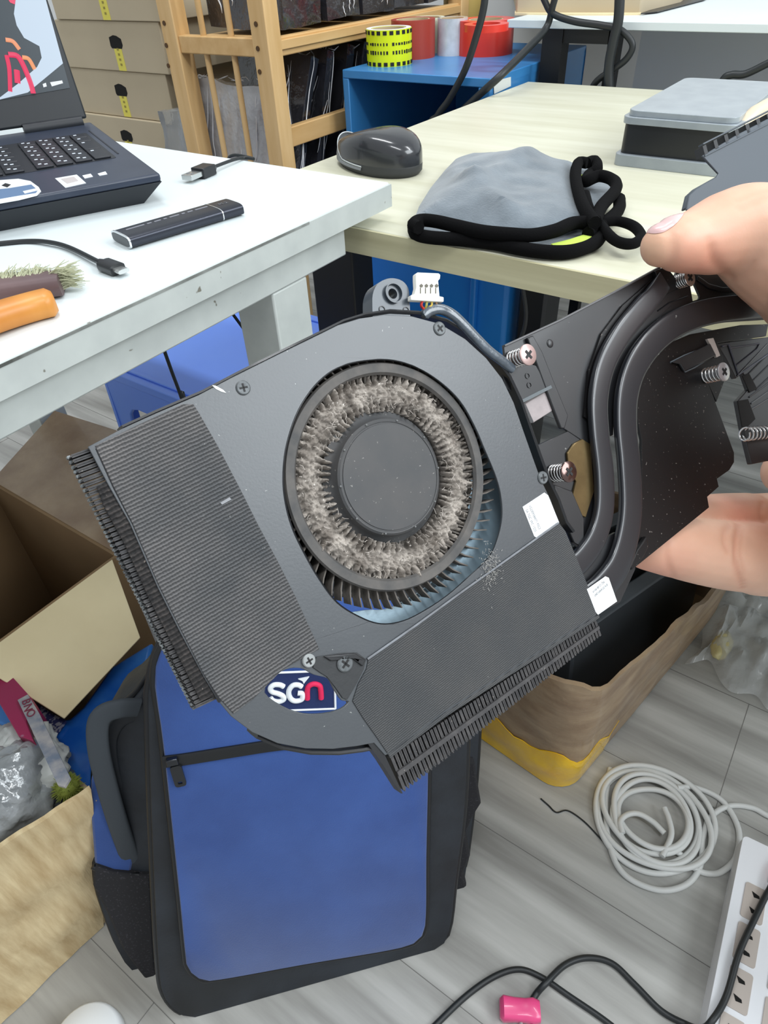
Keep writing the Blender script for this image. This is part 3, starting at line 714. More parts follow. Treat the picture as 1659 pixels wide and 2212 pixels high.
def glow(pts, col, st, z, nm='screen_image', par=scr, tw=None):
    mm = mat('screen_%d_%d_%d' % col, col, 0.3, emit=(col, st)); mm.node_tree.nodes['Principled BSDF'].inputs['Base Color'].default_value = (0.01, 0.01, 0.01, 1)
    if tw is None: part(nm, G().prism(FS.pl(pts), z, z+0.0002, FS.M), mm, par)
    else:
        q = spline([FS.M @ Vector(FS.px(a, b)+Vector((0, 0, z))) for a, b in pts], 5); part(nm, G().tube(q, tw, 6), mm, par)
glow([(-330, 250), (-330, -120), (70, -120), (98, 0), (151, 190), (0, 216)], (52, 66, 76), 0.75, 0.0)
glow([(40, -120), (75, -120), (99, 0), (136, 137), (60, 200), (0, 215), (-2, 212), (40, 180), (80, 145), (90, 125), (85, 100), (52, 82), (36, 55), (30, 30), (35, -10)], (196, 214, 232), 0.9, 0.0003)
glow([(14, 120), (20, 150), (22, 198)], (230, 60, 100), 0.9, 0.0006, tw=0.0022)
glow([(18, 118), (38, 122), (52, 145), (66, 180), (72, 202)], (232, 64, 104), 0.9, 0.0007, tw=0.0026)
glow([(36, 152), (38, 180)], (232, 64, 104), 0.9, 0.0007, tw=0.003)
glow([(12, 86), (28, 90), (42, 107)], (240, 160, 120), 0.9, 0.0007, tw=0.002)
glow([(48, 124), (62, 128), (75, 150)], (240, 160, 110), 0.9, 0.0007, tw=0.002)
glow([(15, -5), (35, -8), (32, 10), (22, 6)], (232, 64, 104), 0.9, 0.0006)
glow([(92, 182), (99, 179), (101, 187), (94, 189)], (235, 240, 245), 0.9, 0.0007)
glow([(108, 178), (134, 174), (136, 180), (112, 187)], (235, 240, 245), 0.9, 0.0007)
# ================================================================ USB-A cable
Fw = Fr((0, 0, WZ), (1, 0, 0), (0, 0, 1))
A = onz(404, 382, WZ+0.006); B = onz(446, 366, WZ+0.006); C = onz(482, 350, WZ+0.006)
t = thing('usb_cable', 'black cable with a silver rectangular USB plug lying behind the laptop corner', 'cable', (B.x, B.y, WZ))
ax = (C-A).normalized(); sd = Vector((-ax.y, ax.x, 0))
PM = Matrix((ax, sd, Vector((0, 0, 1)))).transposed().to_4x4(); PM.translation = Vector((A.x, A.y, WZ))
silver = mat('plug_steel', (200, 202, 200), 0.25, metal=0.9)
sh = part('metal_plug', G().bb(-0.001, 0.017, -0.0062, 0.0062, 0.003, 0.0076, PM), silver, t, bev=0.0003)
part('slot', G().bb(0.004, 0.007, 0.0015, 0.004, 0.0076, 0.0078, PM).bb(0.004, 0.007, -0.004, -0.0015, 0.0076, 0.0078, PM), M['ink_grey'], sh)
part('housing', G().bb(0.016, 0.036, -0.008, 0.008, 0.0005, 0.010, PM).band([PM @ Vector((0.034, 0, 0.005)), PM @ Vector((0.043, 0, 0.005))], (0, 0, 1), [0.014, 0.006], [0.008, 0.005]), M['black_plastic'], t, bev=0.001)
q = [PM @ Vector((0.042, 0, 0.005)), onz(505, 345, WZ+0.004), onz(528, 341, WZ+0.002), onz(548, 343, WZ+0.002)]
e = q[-1]; q += [Vector((-0.605, 0.571, WZ+0.001)), Vector((-0.622, 0.576, WZ-0.012)), Vector((-0.626, 0.576, 0.66)), Vector((-0.626, 0.576, 0.60))]
part('cord', G().tube(spline([tuple(a) for a in q], 8), 0.0017, 8), M['black_rubber'], t, smooth=60)
# ================================================================ USB-C cable
A = onz(266, 586, WZ+0.004); C = onz(212, 566, WZ+0.004)
t = thing('usb_cable', 'black cable with a small silver USB-C plug at the near edge of the white table', 'cable', (C.x, C.y, WZ))
ax = (C-A).normalized(); sd = Vector((-ax.y, ax.x, 0)); PM = Matrix((ax, sd, Vector((0, 0, 1)))).transposed().to_4x4(); PM.translation = Vector((A.x, A.y, WZ))
part('metal_plug', G().band([PM @ Vector((-0.001, 0, 0.0042)), PM @ Vector((0.008, 0, 0.0042))], (0, 0, 1), 0.009, 0.0030), silver, t, smooth=60)
part('housing', G().band([PM @ Vector((0.0065, 0, 0.004)), PM @ Vector((0.024, 0, 0.004))], (0, 0, 1), 0.0125, 0.0076).band([PM @ Vector((0.0235, 0, 0.004)), PM @ Vector((0.031, 0, 0.004))], (0, 0, 1), [0.009, 0.005], [0.006, 0.005]), M['black_plastic'], t, smooth=50)
q = [PM @ Vector((0.029, 0, 0.004)), onz(150, 535, WZ+0.003), onz(105, 523, WZ+0.003), onz(60, 521, WZ+0.002), onz(0, 526, WZ+0.002), onz(-80, 535, WZ+0.002), onz(-220, 560, WZ+0.002)]
part('cord', G().tube(spline([tuple(a) for a in q], 8), 0.0019, 8), M['black_rubber'], t, smooth=60)
# ================================================================ SSD enclosure
a = onz(284, 541, WZ); b = onz(530, 466, WZ)
ax = (b-a).normalized(); sd = Vector((-ax.y, ax.x, 0)); L = (b-a).length
PM = Matrix((ax, sd, Vector((0, 0, 1)))).transposed().to_4x4(); PM.translation = Vector((a.x, a.y, WZ))
t = thing('drive_enclosure', 'long black metal drive enclosure with two bright edge rings on the white table', 'enclosure', M=PM)
wid = 0.030; th = 0.0095
m_ssd = mat('dark_anodised_metal', (52, 55, 64), 0.3, metal=0.6)
def ob(x0, x1, m, nm, gr=0.0, par=t): return part(nm, G().band([PM @ Vector((x0, wid/2, th/2+0.0002)), PM @ Vector((x1, wid/2, th/2+0.0002))], (0, 0, 1), wid+gr, th+gr, 32, 0.5), m, par, smooth=50)
bd = ob(0.0015, L*0.80, m_ssd, 'case'); ob(L*0.808, L-0.0005, m_ssd, 'cap'); chrome = mat('bright_metal', (225, 228, 230), 0.2, metal=0.8)
ob(0.0, 0.0014, chrome, 'edge_ring', 0.0006); ob(L*0.80, L*0.808, chrome, 'edge_ring', 0.0005); ob(-0.0003, 0.0, mat('end_plate', (84, 88, 92), 0.4, metal=0.4), 'end_plate', -0.002)
g = G(); x = 0.008
for wv in (0.016, 0.004, 0.006, 0.003, 0.009, 0.003, 0.005, 0.012):
    g.box((x+wv/2, wid*0.62, th+0.0003), (wv, 0.0016, 0.0003), PM); x += wv+0.0025
part('printed_line', g, mat('grey_print', (136, 138, 146), 0.5), bd)
g = text_geo('M.2', 0.006, 0.0001); g.xf(PM @ T(L*0.9, wid*0.5, th+0.0004)); part('print', g, M['ink_grey'], bd)
# ================================================================ brush
t = thing('brush', 'small brush with pale bristles, dark ferrule and orange wooden handle on the white table', 'brush', (-0.45, 0.2, WZ))
q = [onz(118, 650, WZ+0.008), onz(60, 665, WZ+0.008), onz(-20, 690, WZ+0.009), onz(-140, 735, WZ+0.009), onz(-300, 810, WZ+0.009)]
a0, a1 = q[0], q[2]
part('handle', G().band([tuple(p) for p in spline([tuple(k) for k in q], 5)], (0, 0, 1), [0.012]+[0.022]*19+[0.02], [0.012]+[0.016]*20, 16, 0.7), mat('orange_wood', (214, 146, 66), 0.4, var=(8, (196, 126, 52), 4, (1, 4, 1))), t, smooth=60)
q2 = [onz(132, 610, WZ+0.008), onz(60, 620, WZ+0.008), onz(-20, 632, WZ+0.008), onz(-160, 650, WZ+0.008)]
part('ferrule', G().band([tuple(k) for k in q2], (0, 0, 1), 0.022, 0.014), mat('mauve_brown_ferrule', (110, 88, 88), 0.5, var=(20, (90, 72, 74))), t, smooth=50)
g = G(); random.seed(3)
for k in range(1500):
    s = random.random(); b0 = q2[0].lerp(q2[3], s)+Vector((0, 0, random.uniform(-0.005, 0.006)))
    dr = (Vector((-0.62, 0.78, 0)) if s > 0.05 else Vector((-0.1, 1, 0)))
    if s < 0.12 and random.random() < 0.8: dr = Vector((random.uniform(-0.2, 0.9), 0.8, 0))
    dr = dr.normalized()+Vector((random.uniform(-.35, .35), random.uniform(-.3, .3), random.uniform(-.12, .30)))
    e = b0+dr.normalized()*random.uniform(0.011, 0.019); e.z = max(e.z, WZ+0.001)
    g.tube([b0, b0.lerp(e, 0.5)+Vector((0, 0, 0.002)), e], [0.0005, 0.0004, 0.0002], 4)
part('bristles', g, mat('pale_bristle', (178, 180, 150), 0.8), t)
# ================================================================ cables below the white table
def Zt(px, py, x): 
    p = onx(px, py, x); return (p.x, p.y, p.z)
cable([Zt(340, 715, -0.46), Zt(347, 735, -0.46), Zt(370, 800, -0.47), Zt(392, 860, -0.48), Zt(420, 950, -0.48), (-0.48, 0.31, 0.0035)], 0.0016, 'thin black cable hanging below the table left of the right leg, before the blue stool', group=None)
cable([Zt(470, 640, -0.50), Zt(500, 675, -0.50), Zt(545, 735, -0.50), Zt(600, 800, -0.50), (-0.5, 0.5, 0.0035)], 0.0016, 'thin black cable slanting down to the white table right leg')
# ================================================================ open cardboard box
t = thing('open_carton', 'open empty kraft cardboard box with spread flaps below the white table', 'box', (-0.79, 0.2, 0))
zr = 0.32; X0, X1, Y0, Y1 = -0.933, -0.637, 0.105, 0.290
w = 0.004
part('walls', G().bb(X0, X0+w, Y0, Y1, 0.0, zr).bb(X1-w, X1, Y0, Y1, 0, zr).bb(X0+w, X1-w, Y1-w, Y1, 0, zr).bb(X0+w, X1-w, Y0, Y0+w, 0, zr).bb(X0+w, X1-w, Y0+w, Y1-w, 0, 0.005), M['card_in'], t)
def flap(pts, m, nm='flap'):       # four or more corners, 3 mm thick
    P = [Vector(p) for p in pts]; nn = (P[1]-P[0]).cross(P[2]-P[0]).normalized()*0.0015
    n = len(P); g = G(); g.add([p+nn for p in P]+[p-nn for p in P], [tuple(range(n)), tuple(reversed(range(n, 2*n)))]+[(i, (i+1) % n, (i+1) % n+n, i+n) for i in range(n)])
    return part(nm, g, m, t, bev=0.0008)
flap([(X1, Y0-0.01, zr), (X1, Y1-0.01, zr), onz(303, 1378, 0.272), onz(139, 1553, 0.262)], M['card_light'])
flap([(X0+0.01, Y1, zr), (X1-0.01, Y1, zr), onz(280, 945, 0.335), onz(250, 930, 0.34), onz(118, 888, 0.345), onz(104, 905, 0.342)], M['card_old'])
flap([(X0, Y1-0.01, zr), (X0, Y0, zr), (X0-0.10, Y0, zr+0.07), (X0-0.10, Y1-0.02, zr+0.07)], M['card'])
# ================================================================ worn box, bottom left
zb = 0.28; 
t = thing('worn_carton', 'worn corrugated box full of plastic bags at the lower left', 'box', (-0.6, -0.06, 0))
c_t = onz(195, 1702, zb); c_b = onz(222, 1996, 0.002); d_t = onz(0, 1827, zb); d_b = onz(0, 2208, 0.002)
dt = (d_t-c_t).normalized(); db = (d_b-c_b).normalized(); Lw = 0.32
far = Vector((-1, 0.06, 0)).normalized()*0.30
ct = [c_t, c_t+dt*Lw, c_t+dt*Lw+far, c_t+far]; cb = [c_b, c_b+db*Lw, c_b+db*Lw+far, c_b+far]
def wall(a, b, c, d, m, nm, wav=0.0, nu=30, nv=14, thick=0.005):
    a, b, c, d = Vector(a), Vector(b), Vector(c), Vector(d)        # a,b top; d,c bottom
    nn = (b-a).cross(d-a).normalized()
    def f(side):
        def q(i, j):
            p = a.lerp(b, i).lerp(d.lerp(c, i), j)
            k = min(1, 4*j)*min(1, 4*(1-j))*0.7+0.3
            jag = noise.noise(Vector((i*9, 0, 2)))*0.006*(1-j)**4
            return p+nn*(side*thick/2+wav*k*(noise.noise(p*14)+0.5*noise.noise(p*40)))+Vector((0, 0, jag if wav else 0))
        return q
    g = G(); g.grid(f(1), nu, nv); g.grid(f(-1), nu, nv); n = nu*nv
    ring_ = [(i*nv) for i in range(nu)]+[(nu-1)*nv+j for j in range(1, nv)]+[i*nv+nv-1 for i in range(nu-2, -1, -1)]+[j for j in range(nv-2, 0, -1)]
    for k in range(len(ring_)):
        p, r = ring_[k], ring_[(k+1) % len(ring_)]; g.f.append((p, r, r+n, p+n))
    return part(nm, g, m, t, smooth=40)
wall(ct[0], ct[1], cb[1], cb[0], M['card_rib'], 'front_wall', 0.010)
dz_ = Vector((0, 0, -0.12)); wall(ct[3]+dz_, ct[0]+dz_*0.2, cb[0], cb[3], M['card_rib'], 'side_wall', 0.003)
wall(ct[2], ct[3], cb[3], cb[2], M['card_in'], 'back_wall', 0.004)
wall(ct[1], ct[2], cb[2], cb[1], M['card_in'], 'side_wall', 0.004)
part('bottom', G().prism([(p.x, p.y) for p in cb], 0.002, 0.008), M['card_in'], t)
cx0 = (ct[0]+ct[2])/2
def blob(rx, ry, rz, seed, amp=0.35, nu=60, nv=36):
    def f(i, j):
        th = pi*j; a = 2*pi*i
        p = Vector((math.sin(th)*math.cos(a), math.sin(th)*math.sin(a), math.cos(th)))
        q = p*1.6+Vector((seed, 0, 0)); k = 1+amp*noise.noise(q)+amp*0.6*abs(noise.noise(q*2.6))+amp*0.35*abs(noise.noise(q*6))
        return Vector((p.x*rx*k, p.y*ry*k, p.z*rz*k))
    return G().grid(f, nu, nv, cu=True)
P = onz(40, 1740, 0.255)
solo('plastic_bag', blob(0.055, 0.06, 0.05, 3.1), M['bag_silver'], 'crumpled shiny grey plastic bag on top of the worn corrugated box contents', 'plastic bag', M=T(P.x-0.03, P.y-0.005, 0.245), smooth=50)
P = onz(40, 1630, 0.28)
solo('foam_wrap', blob(0.05, 0.04, 0.028, 8.4, 0.3), mat('white_foam', (206, 208, 204), 0.6, var=(12, (180, 184, 182))), 'white foam sheet crumpled behind the silver bag in the worn box', 'foam', M=T(P.x-0.01, P.y-0.005, 0.262) @ Rz(0.6), smooth=50)
P = onz(0, 1800, 0.2)
solo('plastic_bag', blob(0.05, 0.06, 0.08, 13.7, 0.2), M['bag_silver'], 'grey plastic bag filling the lower part of the worn corrugated box', 'plastic bag', M=T(cx0.x, cx0.y, 0.125), smooth=50)
def slab(name, pts, z, h, m, label, cat, **k):     # flat piece lying at height z, outline from its corners
    F_ = Fr((0, 0, z), (1, 0, 0), (0, 0, 1)); return solo(name, G().prism(F_.pl(pts), -h, 0, F_.M), m, label, cat, **k)
slab('magenta_box', [(-60, 1330), (0, 1432), (70, 1510), (58, 1560), (72, 1600), (40, 1590), (-60, 1420)], 0.30, 0.06, mat('magenta_print_card', (150, 34, 78), 0.4, speck=(26, 0.63, (168, 156, 176))), 'dark magenta printed box sticking out below the pale flap', 'box', bev=0.001)
slab('printed_strip', [(38, 1512), (60, 1500), (84, 1540), (152, 1680), (140, 1700), (125, 1696)], 0.304, 0.003, mat('worn_printed_tape', (176, 170, 166), 0.4, var=(60, (110, 120, 136), 6)), 'worn white tape strip with faded maroon and blue print', 'tape strip')
sp = Fr((0, 0, 0.3045), (1, 0, 0), (0, 0, 1))
for o_ in [list(WM)[-1]]:
    for s_, pp, an in (('B', (56, 1516), 0), ('N', (60, 1529), 0), ('O', (66, 1541), 0)):
        q = sp.px(*pp); g = text_geo(s_, 0.012, 0.0003); g.xf(sp.M @ T(q.x, q.y, 0.0002) @ Rz(-0.5)); mk('letter', g, mat('maroon_ink', (120, 44, 66), 0.5), WM[o_], o_)
slab('blue_pouch', [(78, 1525), (110, 1560), (150, 1552), (180, 1525), (240, 1440), (330, 1385), (312, 1460), (240, 1545), (204, 1600), (200, 1690), (170, 1740), (120, 1720)], 0.225, 0.08, mat('blue_printed_pouch', (22, 86, 176), 0.25, var=(16, (60, 120, 190), 6), coat=0.6), 'glossy blue printed pouch standing between the worn box and the backpack', 'pouch', bev=0.004)
pm_ = slab('dotted_card', [(80, 1518), (110, 1540), (142, 1556), (118, 1588), (104, 1580)], 0.232, 0.004, mat('dotted_navy_card', (60, 62, 110), 0.5, speck=(190, 0.52, (168, 166, 176))), 'navy card with pale dots under the tip of the pale flap', 'card')
solo('blue_folder', G().prism(Fr((0, 0, 0.275), (1, 0, 0), (0, 0, 1)).pl([(-60, 1480), (0, 1505), (30, 1540), (44, 1572), (20, 1570), (-60, 1540)]), -0.03, 0, T(0, 0, 0.275)), mat('light_blue_plastic', (70, 140, 220), 0.3), 'light blue rounded plastic case left of the magenta box', 'case', bev=0.003)
g = G(); random.seed(5); P = onz(146, 1700, 0.262)
for k in range(420):
    d = Vector((random.gauss(0, 1), random.gauss(0, 1), random.gauss(0, 1))).normalized(); g.tube([P+d*0.008, P+d*random.uniform(0.012, 0.017)], [0.0006, 0.0002], 4)
g.ball(P, 0.0115); solo('scouring_tuft', g, mat('olive_green_fibre', (132, 142, 58), 0.8), 'fuzzy olive green tuft at the corner of the worn box', 'tuft')
# ================================================================ backpack
O = onz(400, 2195, 0.0); ex = Vector((0.674, 0.738, 0)).normalized(); bk = Vector((-0.738, 0.674, 0)).normalized()
tl = math.radians(17); up = bk*math.sin(tl)+Vector((0, 0, 1))*math.cos(tl); nn = ex.cross(up)
if nn.dot(EYE-O) < 0: nn = -nn
FB = Fr(O, ex, nn)
t = thing('backpack', 'blue and black backpack with embroidered patch leaning on the floor', 'backpack', tuple(O+ex*0.15+bk*0.09))
m_bb = mat('blue_backpack_fabric', (36, 68, 132), 0.9, var=(10, (50, 84, 152), 8), bump=(700, 0.5, 0.0006), sheen=0.2)
m_bk = mat('black_backpack_fabric', (26, 29, 34), 0.6, var=(14, (40, 46, 54), 5), bump=(40, 0.3, 0.004))
m_mesh = mat('black_mesh_fabric', (32, 32, 36), 0.85, speck=(420, 0.62, (56, 54, 60)))
m_pipe = mat('black_piping', (16, 18, 22), 0.45)
def smoothpoly(pts, n=4): return [p.to_2d() for p in spline([(a.x, a.y, 0) for a in pts], n, True)]
front = FB.pl([(333, 1470), (345, 1560), (355, 1640), (372, 1800), (388, 1950), (398, 2050), (405, 2092), (430, 2116), (470, 2118), (660, 2084), (860, 2050), (905, 2030), (920, 1995), (922, 1850), (926, 1650), (925, 1400), (900, 1310), (650, 1290), (420, 1320), (350, 1400)], 0.012)
body = FB.pl([(320, 1480), (318, 1560), (322, 1700), (330, 1900), (340, 2080), (352, 2150), (390, 2190), (440, 2194), (600, 2162), (800, 2110), (920, 2066), (968, 2020), (985, 1900), (1003, 1760), (1010, 1620), (1008, 1450), (985, 1330), (860, 1240), (640, 1235), (430, 1270), (345, 1390)], 0.0)
rear = FB.pl([(290, 1500), (245, 1535), (215, 1590), (205, 1650), (203, 1760), (206, 1850), (208, 1900), (225, 1960), (262, 2050), (330, 2140), (420, 2175), (600, 2155), (900, 2070), (985, 2000), (1004, 1880), (1022, 1740), (1032, 1620), (1035, 1450), (1000, 1320), (880, 1240), (640, 1240), (440, 1290), (340, 1430)], -0.07)
def cl(poly, zmin=0.001, h=0.0):
    """keep the outline above the floor at depth h"""
    out = []
    for p in poly:
        w = FB.M @ Vector((p.x, p.y, h))
        if w.z < zmin: p = Vector((p.x, p.y+(zmin-w.z)/up.z)) if up.z > 0 else p
        out.append(p)
    return out
def loft(layers, m, nm, n=120, **k):
    """skin between outlines [(poly, h), ...] resampled to n points, ends filled"""
    def res(poly):
        P = [Vector((p.x, p.y)) for p in poly]; c = sum(P, Vector((0, 0)))/len(P); out = []
        for i in range(n):
            a = 2*pi*i/n; d = Vector((math.cos(a), math.sin(a))); best = 0
            for j in range(len(P)):
                p, q = P[j-1]-c, P[j]-c; e = q-p; den = d.x*e.y-d.y*e.x
                if abs(den) < 1e-12: continue
                tt = (p.x*e.y-p.y*e.x)/den; s = (p.x*d.y-p.y*d.x)/den
                if tt > best and -1e-6 <= s <= 1+1e-6: best = tt
            out.append(c+d*best)
        return out, c
    g = G(); v = []; f = []
    for poly, h in layers:
        r, c = res(cl(poly, 0.001, h)); v += [FB.M @ Vector((p.x, p.y, h)) for p in r]
    for i in range(len(layers)-1):
        for j in range(n):
            l = (j+1) % n; f.append((i*n+j, i*n+l, (i+1)*n+l, (i+1)*n+j))
    f.append(tuple(range(n))); f.append(tuple((len(layers)-1)*n+j for j in range(n)))
    g.add(v, f); return part(nm, g, m, t, smooth=50, **k)
def scale(poly, s):
    c = sum((Vector((p.x, p.y)) for p in poly), Vector((0, 0)))/len(poly); return [c+(Vector((p.x, p.y))-c)*s for p in poly]
fr_s = smoothpoly(front); bd_s = smoothpoly(body); re_s = smoothpoly(rear)
loft([(scale(bd_s, 0.985), 0.004), (bd_s, 0.0), (scale(bd_s, 1.004), -0.02), (scale(bd_s, 0.99), -0.05), (scale(re_s, 0.98), -0.056), (re_s, -0.07), (scale(re_s, 1.0), -0.10), (scale(re_s, 0.97), -0.135), (scale(re_s, 0.9), -0.15)], m_bk, 'body')
loft([(scale(fr_s, 0.985), 0.0135), (fr_s, 0.011), (fr_s, 0.003)], m_bb, 'front_pocket')
part('piping', G().tube([FB.M @ Vector((p.x, p.y, 0.0085)) for p in scale(fr_s, 1.006)], 0.0034, 8, closed=True), m_pipe, t, smooth=60)
part('piping', G().tube([FB.M @ Vector((p.x, p.y, -0.002)) for p in cl(scale(bd_s, 0.998), 0.006, -0.002)], 0.0036, 8, closed=True), m_pipe, t, smooth=60)
part('piping', G().tube([FB.M @ Vector((p.x, p.y, -0.07)) for p in cl(scale(re_s, 1.0), 0.006, -0.07)], 0.0036, 8, closed=True), m_pipe, t, smooth=60)
zp = [FB.px(a, b, 0.0145) for a, b in [(352, 1646), (400, 1640), (500, 1624), (600, 1609), (720, 1598), (930, 1590)]]
zz = part('zip', G().band([FB.M @ p for p in spline([tuple(a) for a in zp], 5)], tuple(nn), 0.013, 0.003), mat('black_zip_tape', (20, 22, 25), 0.5), t, smooth=50)
q = FB.px(372, 1645, 0.018); part('zip_slider', G().box((0, 0, 0), (0.010, 0.007, 0.005), FB.M @ T(q.x, q.y, q.z)), mat('dark_chrome', (70, 72, 76), 0.25, metal=0.9), zz, bev=0.001)
q = FB.px(385, 1678, 0.018); part('zip_pull', G().prism([rr(-0.005, 0.005, -0.012, 0.012, 0.003), rr(-0.002, 0.002, -0.009, -0.006, 0.001)], 0, 0.002, FB.M @ T(q.x, q.y, 0.016)), M['black_plastic'], zz)
# embroidered patch
navy = mat('navy_patch', (26, 44, 92), 0.85, bump=(800, 0.5, 0.0004)); wh = mat('white_thread', (236, 242, 246), 0.7, bump=(900, 0.4, 0.0003)); pk = mat('crimson_thread', (226, 34, 88), 0.7)
pt = FB.pl([(560, 1452), (722, 1446), (724, 1528), (560, 1534)], 0.0135)
pa = part('patch', G().prism(pt, 0.0135, 0.0150, FB.M), navy, t, label='navy embroidered patch')
for a, b in ((0, 1), (1, 2), (2, 3), (3, 0)):
    part('patch_border', G().tube([FB.M @ Vector((pt[a].x, pt[a].y, 0.0152)), FB.M @ Vector((pt[b].x, pt[b].y, 0.0152))], 0.0010, 6), wh, pa)
def stroke(pts, m, wpx, nm='letter'):
    q = [FB.M @ FB.px(a, b, 0.0153) for a, b in pts]; q = spline([tuple(k) for k in q], 5)
    part(nm, G().tube(q, wpx*0.000245, 8), m, pa, smooth=60)
stroke([(613, 1483), (605, 1479), (592, 1479), (584, 1486), (588, 1494), (601, 1498), (612, 1504), (612, 1511), (602, 1515), (590, 1513), (583, 1506)], wh, 10, 'letter_s')
stroke([(652, 1483), (644, 1479), (633, 1480), (625, 1489), (624, 1500), (629, 1510), (639, 1514), (652, 1510), (653, 1498), (643, 1497)], wh, 10, 'letter_g')
stroke([(664, 1510), (664, 1492), (667, 1482), (678, 1477), (690, 1481), (693, 1492), (694, 1509)], pk, 10, 'letter_u')
part('arrow', G().prism(FB.pl([(644, 1466), (668, 1461), (656, 1476), (653, 1470)], 0.0153), 0.015, 0.0162, FB.M), wh, pa)
# left side: blue panel, mesh pocket, strap
def sideslab(pts, h, th, m, nm, **k): return part(nm, G().prism(FB.pl(pts, h), h-th, h, FB.M), m, t, **k)
sideslab([(290, 1850), (283, 1886), (245, 1882), (204, 1868), (196, 1760), (196, 1690), (206, 1640), (235, 1680), (270, 1760)], -0.0515, 0.03, m_bb, 'side_panel', bev=0.003)
sideslab([(204, 1874), (245, 1888), (300, 1893), (326, 1893), (335, 2080), (340, 2150), (300, 2100), (262, 2048), (226, 1965), (200, 1915)], -0.0455, 0.025, m_mesh, 'mesh_pocket', bev=0.003)
part('pocket_binding', G().tube([FB.M @ FB.px(a, b, -0.049) for a, b in [(200, 1872), (222, 1882), (255, 1888), (300, 1890)]], 0.0028, 8), m_pipe, t, smooth=60)
m_strap = mat('grey_padded_strap', (62, 68, 74), 0.8, bump=(500, 0.4, 0.0006))
sp_ = [FB.M @ FB.px(a, b, h) for a, b, h in [(300, 1528, -0.045), (262, 1530, -0.04), (225, 1542, -0.038), (211, 1570, -0.038), (214, 1625, -0.038), (232, 1700, -0.042), (256, 1780, -0.048), (284, 1860, -0.056)]]
part('strap', G().band(spline([tuple(k) for k in sp_], 5), tuple(nn), 0.020, 0.007), m_strap, t, smooth=50)
sp_ = [FB.M @ FB.px(a, b, h) for a, b, h in [(298, 1545, -0.055), (262, 1556, -0.055), (240, 1590, -0.055), (240, 1640, -0.055), (258, 1720, -0.056), (276, 1800, -0.058)]]
part('strap_lining', G().band(spline([tuple(k) for k in sp_], 5), tuple(nn), 0.014, 0.005), m_bk, t, smooth=50)
sideslab([(975, 1640), (1026, 1640), (1033, 1690), (1041, 1735), (1024, 1762), (1008, 1800), (1018, 1850), (1004, 1886), (1012, 1925), (992, 1985), (968, 2022), (960, 1800)], -0.05, 0.05, m_mesh, 'side_pocket', bev=0.006)
# ================================================================ taped box, right
t = thing('taped_carton', 'worn taped cardboard box with amber tape round the bottom holding black panels', 'box', (-0.2, 0.75, 0))
c0 = Vector((-0.073, 0.476, 0)); e1 = Vector((0.090, 0.460, 0)); e2 = Vector((-0.25, 0.026, 0)); zt = 0.262
base = [c0, c0+e1, c0+e1+e2, c0+e2]
def bx(i, j, z):           # rounded corners and a slight belly
    p = c0+e1*i+e2*j; c = c0+e1*0.5+e2*0.5
    return p+Vector((0, 0, z))
outl = []
rc = 0.09
def rrq(o, a, b, r, n=6):
    La, Lb = a.length, b.length; ua, ub = a/La, b/Lb; pts = []
    for cx, cy, s0 in ((La-r, Lb-r, 0), (r, Lb-r, pi/2), (r, r, pi), (La-r, r, 1.5*pi)):
        for k in range(n+1):
            an = s0+pi/2*k/n; pts.append(o+ua*(cx+r*math.cos(an))+ub*(cy+r*math.sin(an)))
    return pts
def ringpts(r, off, n=12):
    base_ = rrq(c0, e1, e2, r); c = c0+e1*0.5+e2*0.5; out = []
    for i in range(len(base_)):
        p, q = base_[i], base_[(i+1) % len(base_)]
        m_ = max(1, int((q-p).length/0.012))
        for k in range(m_):
            s = p.lerp(q, k/m_); out.append(s+(s-c).normalized()*off)
    return out
def boxshell(z0, z1, nz, th, wob, m, nm, off=0.0, jag=0.0, flare=0.0, keep=None):
    R_ = ringpts(0.035, off); n = len(R_); c = c0+e1*0.5+e2*0.5; v = []; f = []
    for side in (0, 1):
        for j in range(nz):
            s = j/(nz-1)
            for i, p in enumerate(R_):
                d = (p-c).normalized(); z = z0+(z1-z0)*s*(1-0.52*max(0, min(1, (p-c0).dot(e1)/e1.length_squared))**1.3); q = Vector((p.x, p.y, z))
                w_ = wob*(noise.noise(q*12)+0.6*noise.noise(q*35))*min(1, z/0.03) + flare*(z/zt) - side*th
                dz = jag*(noise.noise(p*22+Vector((0, 0, 3)))-0.4*abs(noise.noise(p*60)))*(1 if j == nz-1 else 0)
                v.append(Vector((p.x+d.x*w_, p.y+d.y*w_, z+dz)))
    for side in (0, 1):
        for j in range(nz-1):
            for i in range(n):
                l = (i+1) % n; b0 = side*n*nz+j*n; f.append((b0+i, b0+l, b0+n+l, b0+n+i))
    for i in range(n):
        l = (i+1) % n; f.append((i, l, n*nz+l, n*nz+i)); b0 = (nz-1)*n; f.append((b0+i, b0+l, n*nz+b0+l, n*nz+b0+i))
    if keep: f = [q for q in f if all(keep(v[i]) for i in q)]
    g = G(); g.add(v, f); return part(nm, g, m, t, smooth=50)
boxshell(0.004, zt, 14, 0.006, 0.006, M['card_old'], 'walls', 0, 0.016, 0.022)
boxshell(0.0015, 0.085, 8, 0.001, 0.006, M['tape_amber'], 'amber_tape', 0.0016, 0.03, 0.022, keep=lambda p: (p-c0).dot(e1)/e1.length_squared < 0.22+0.05*noise.noise(p*40) or (p-c0).dot(e2)/e2.length_squared > 0.3)
part('bottom', G().prism([(p.x, p.y) for p in ringpts(0.035, -0.008)], 0.002, 0.008), M['card_in'], t)
ua = e1.normalized(); ub = e2.normalized()
names = ['nearest the right wall', 'second from right', 'third from right', 'fourth from right', 'leftmost']
m_pan = mat('black_laptop_shell', (64, 69, 74), 0.28, bump=(8, 0.2, 0.004))
Mb = Matrix((ua, ub, Vector((0, 0, 1)))).transposed().to_4x4(); Mb.translation = c0
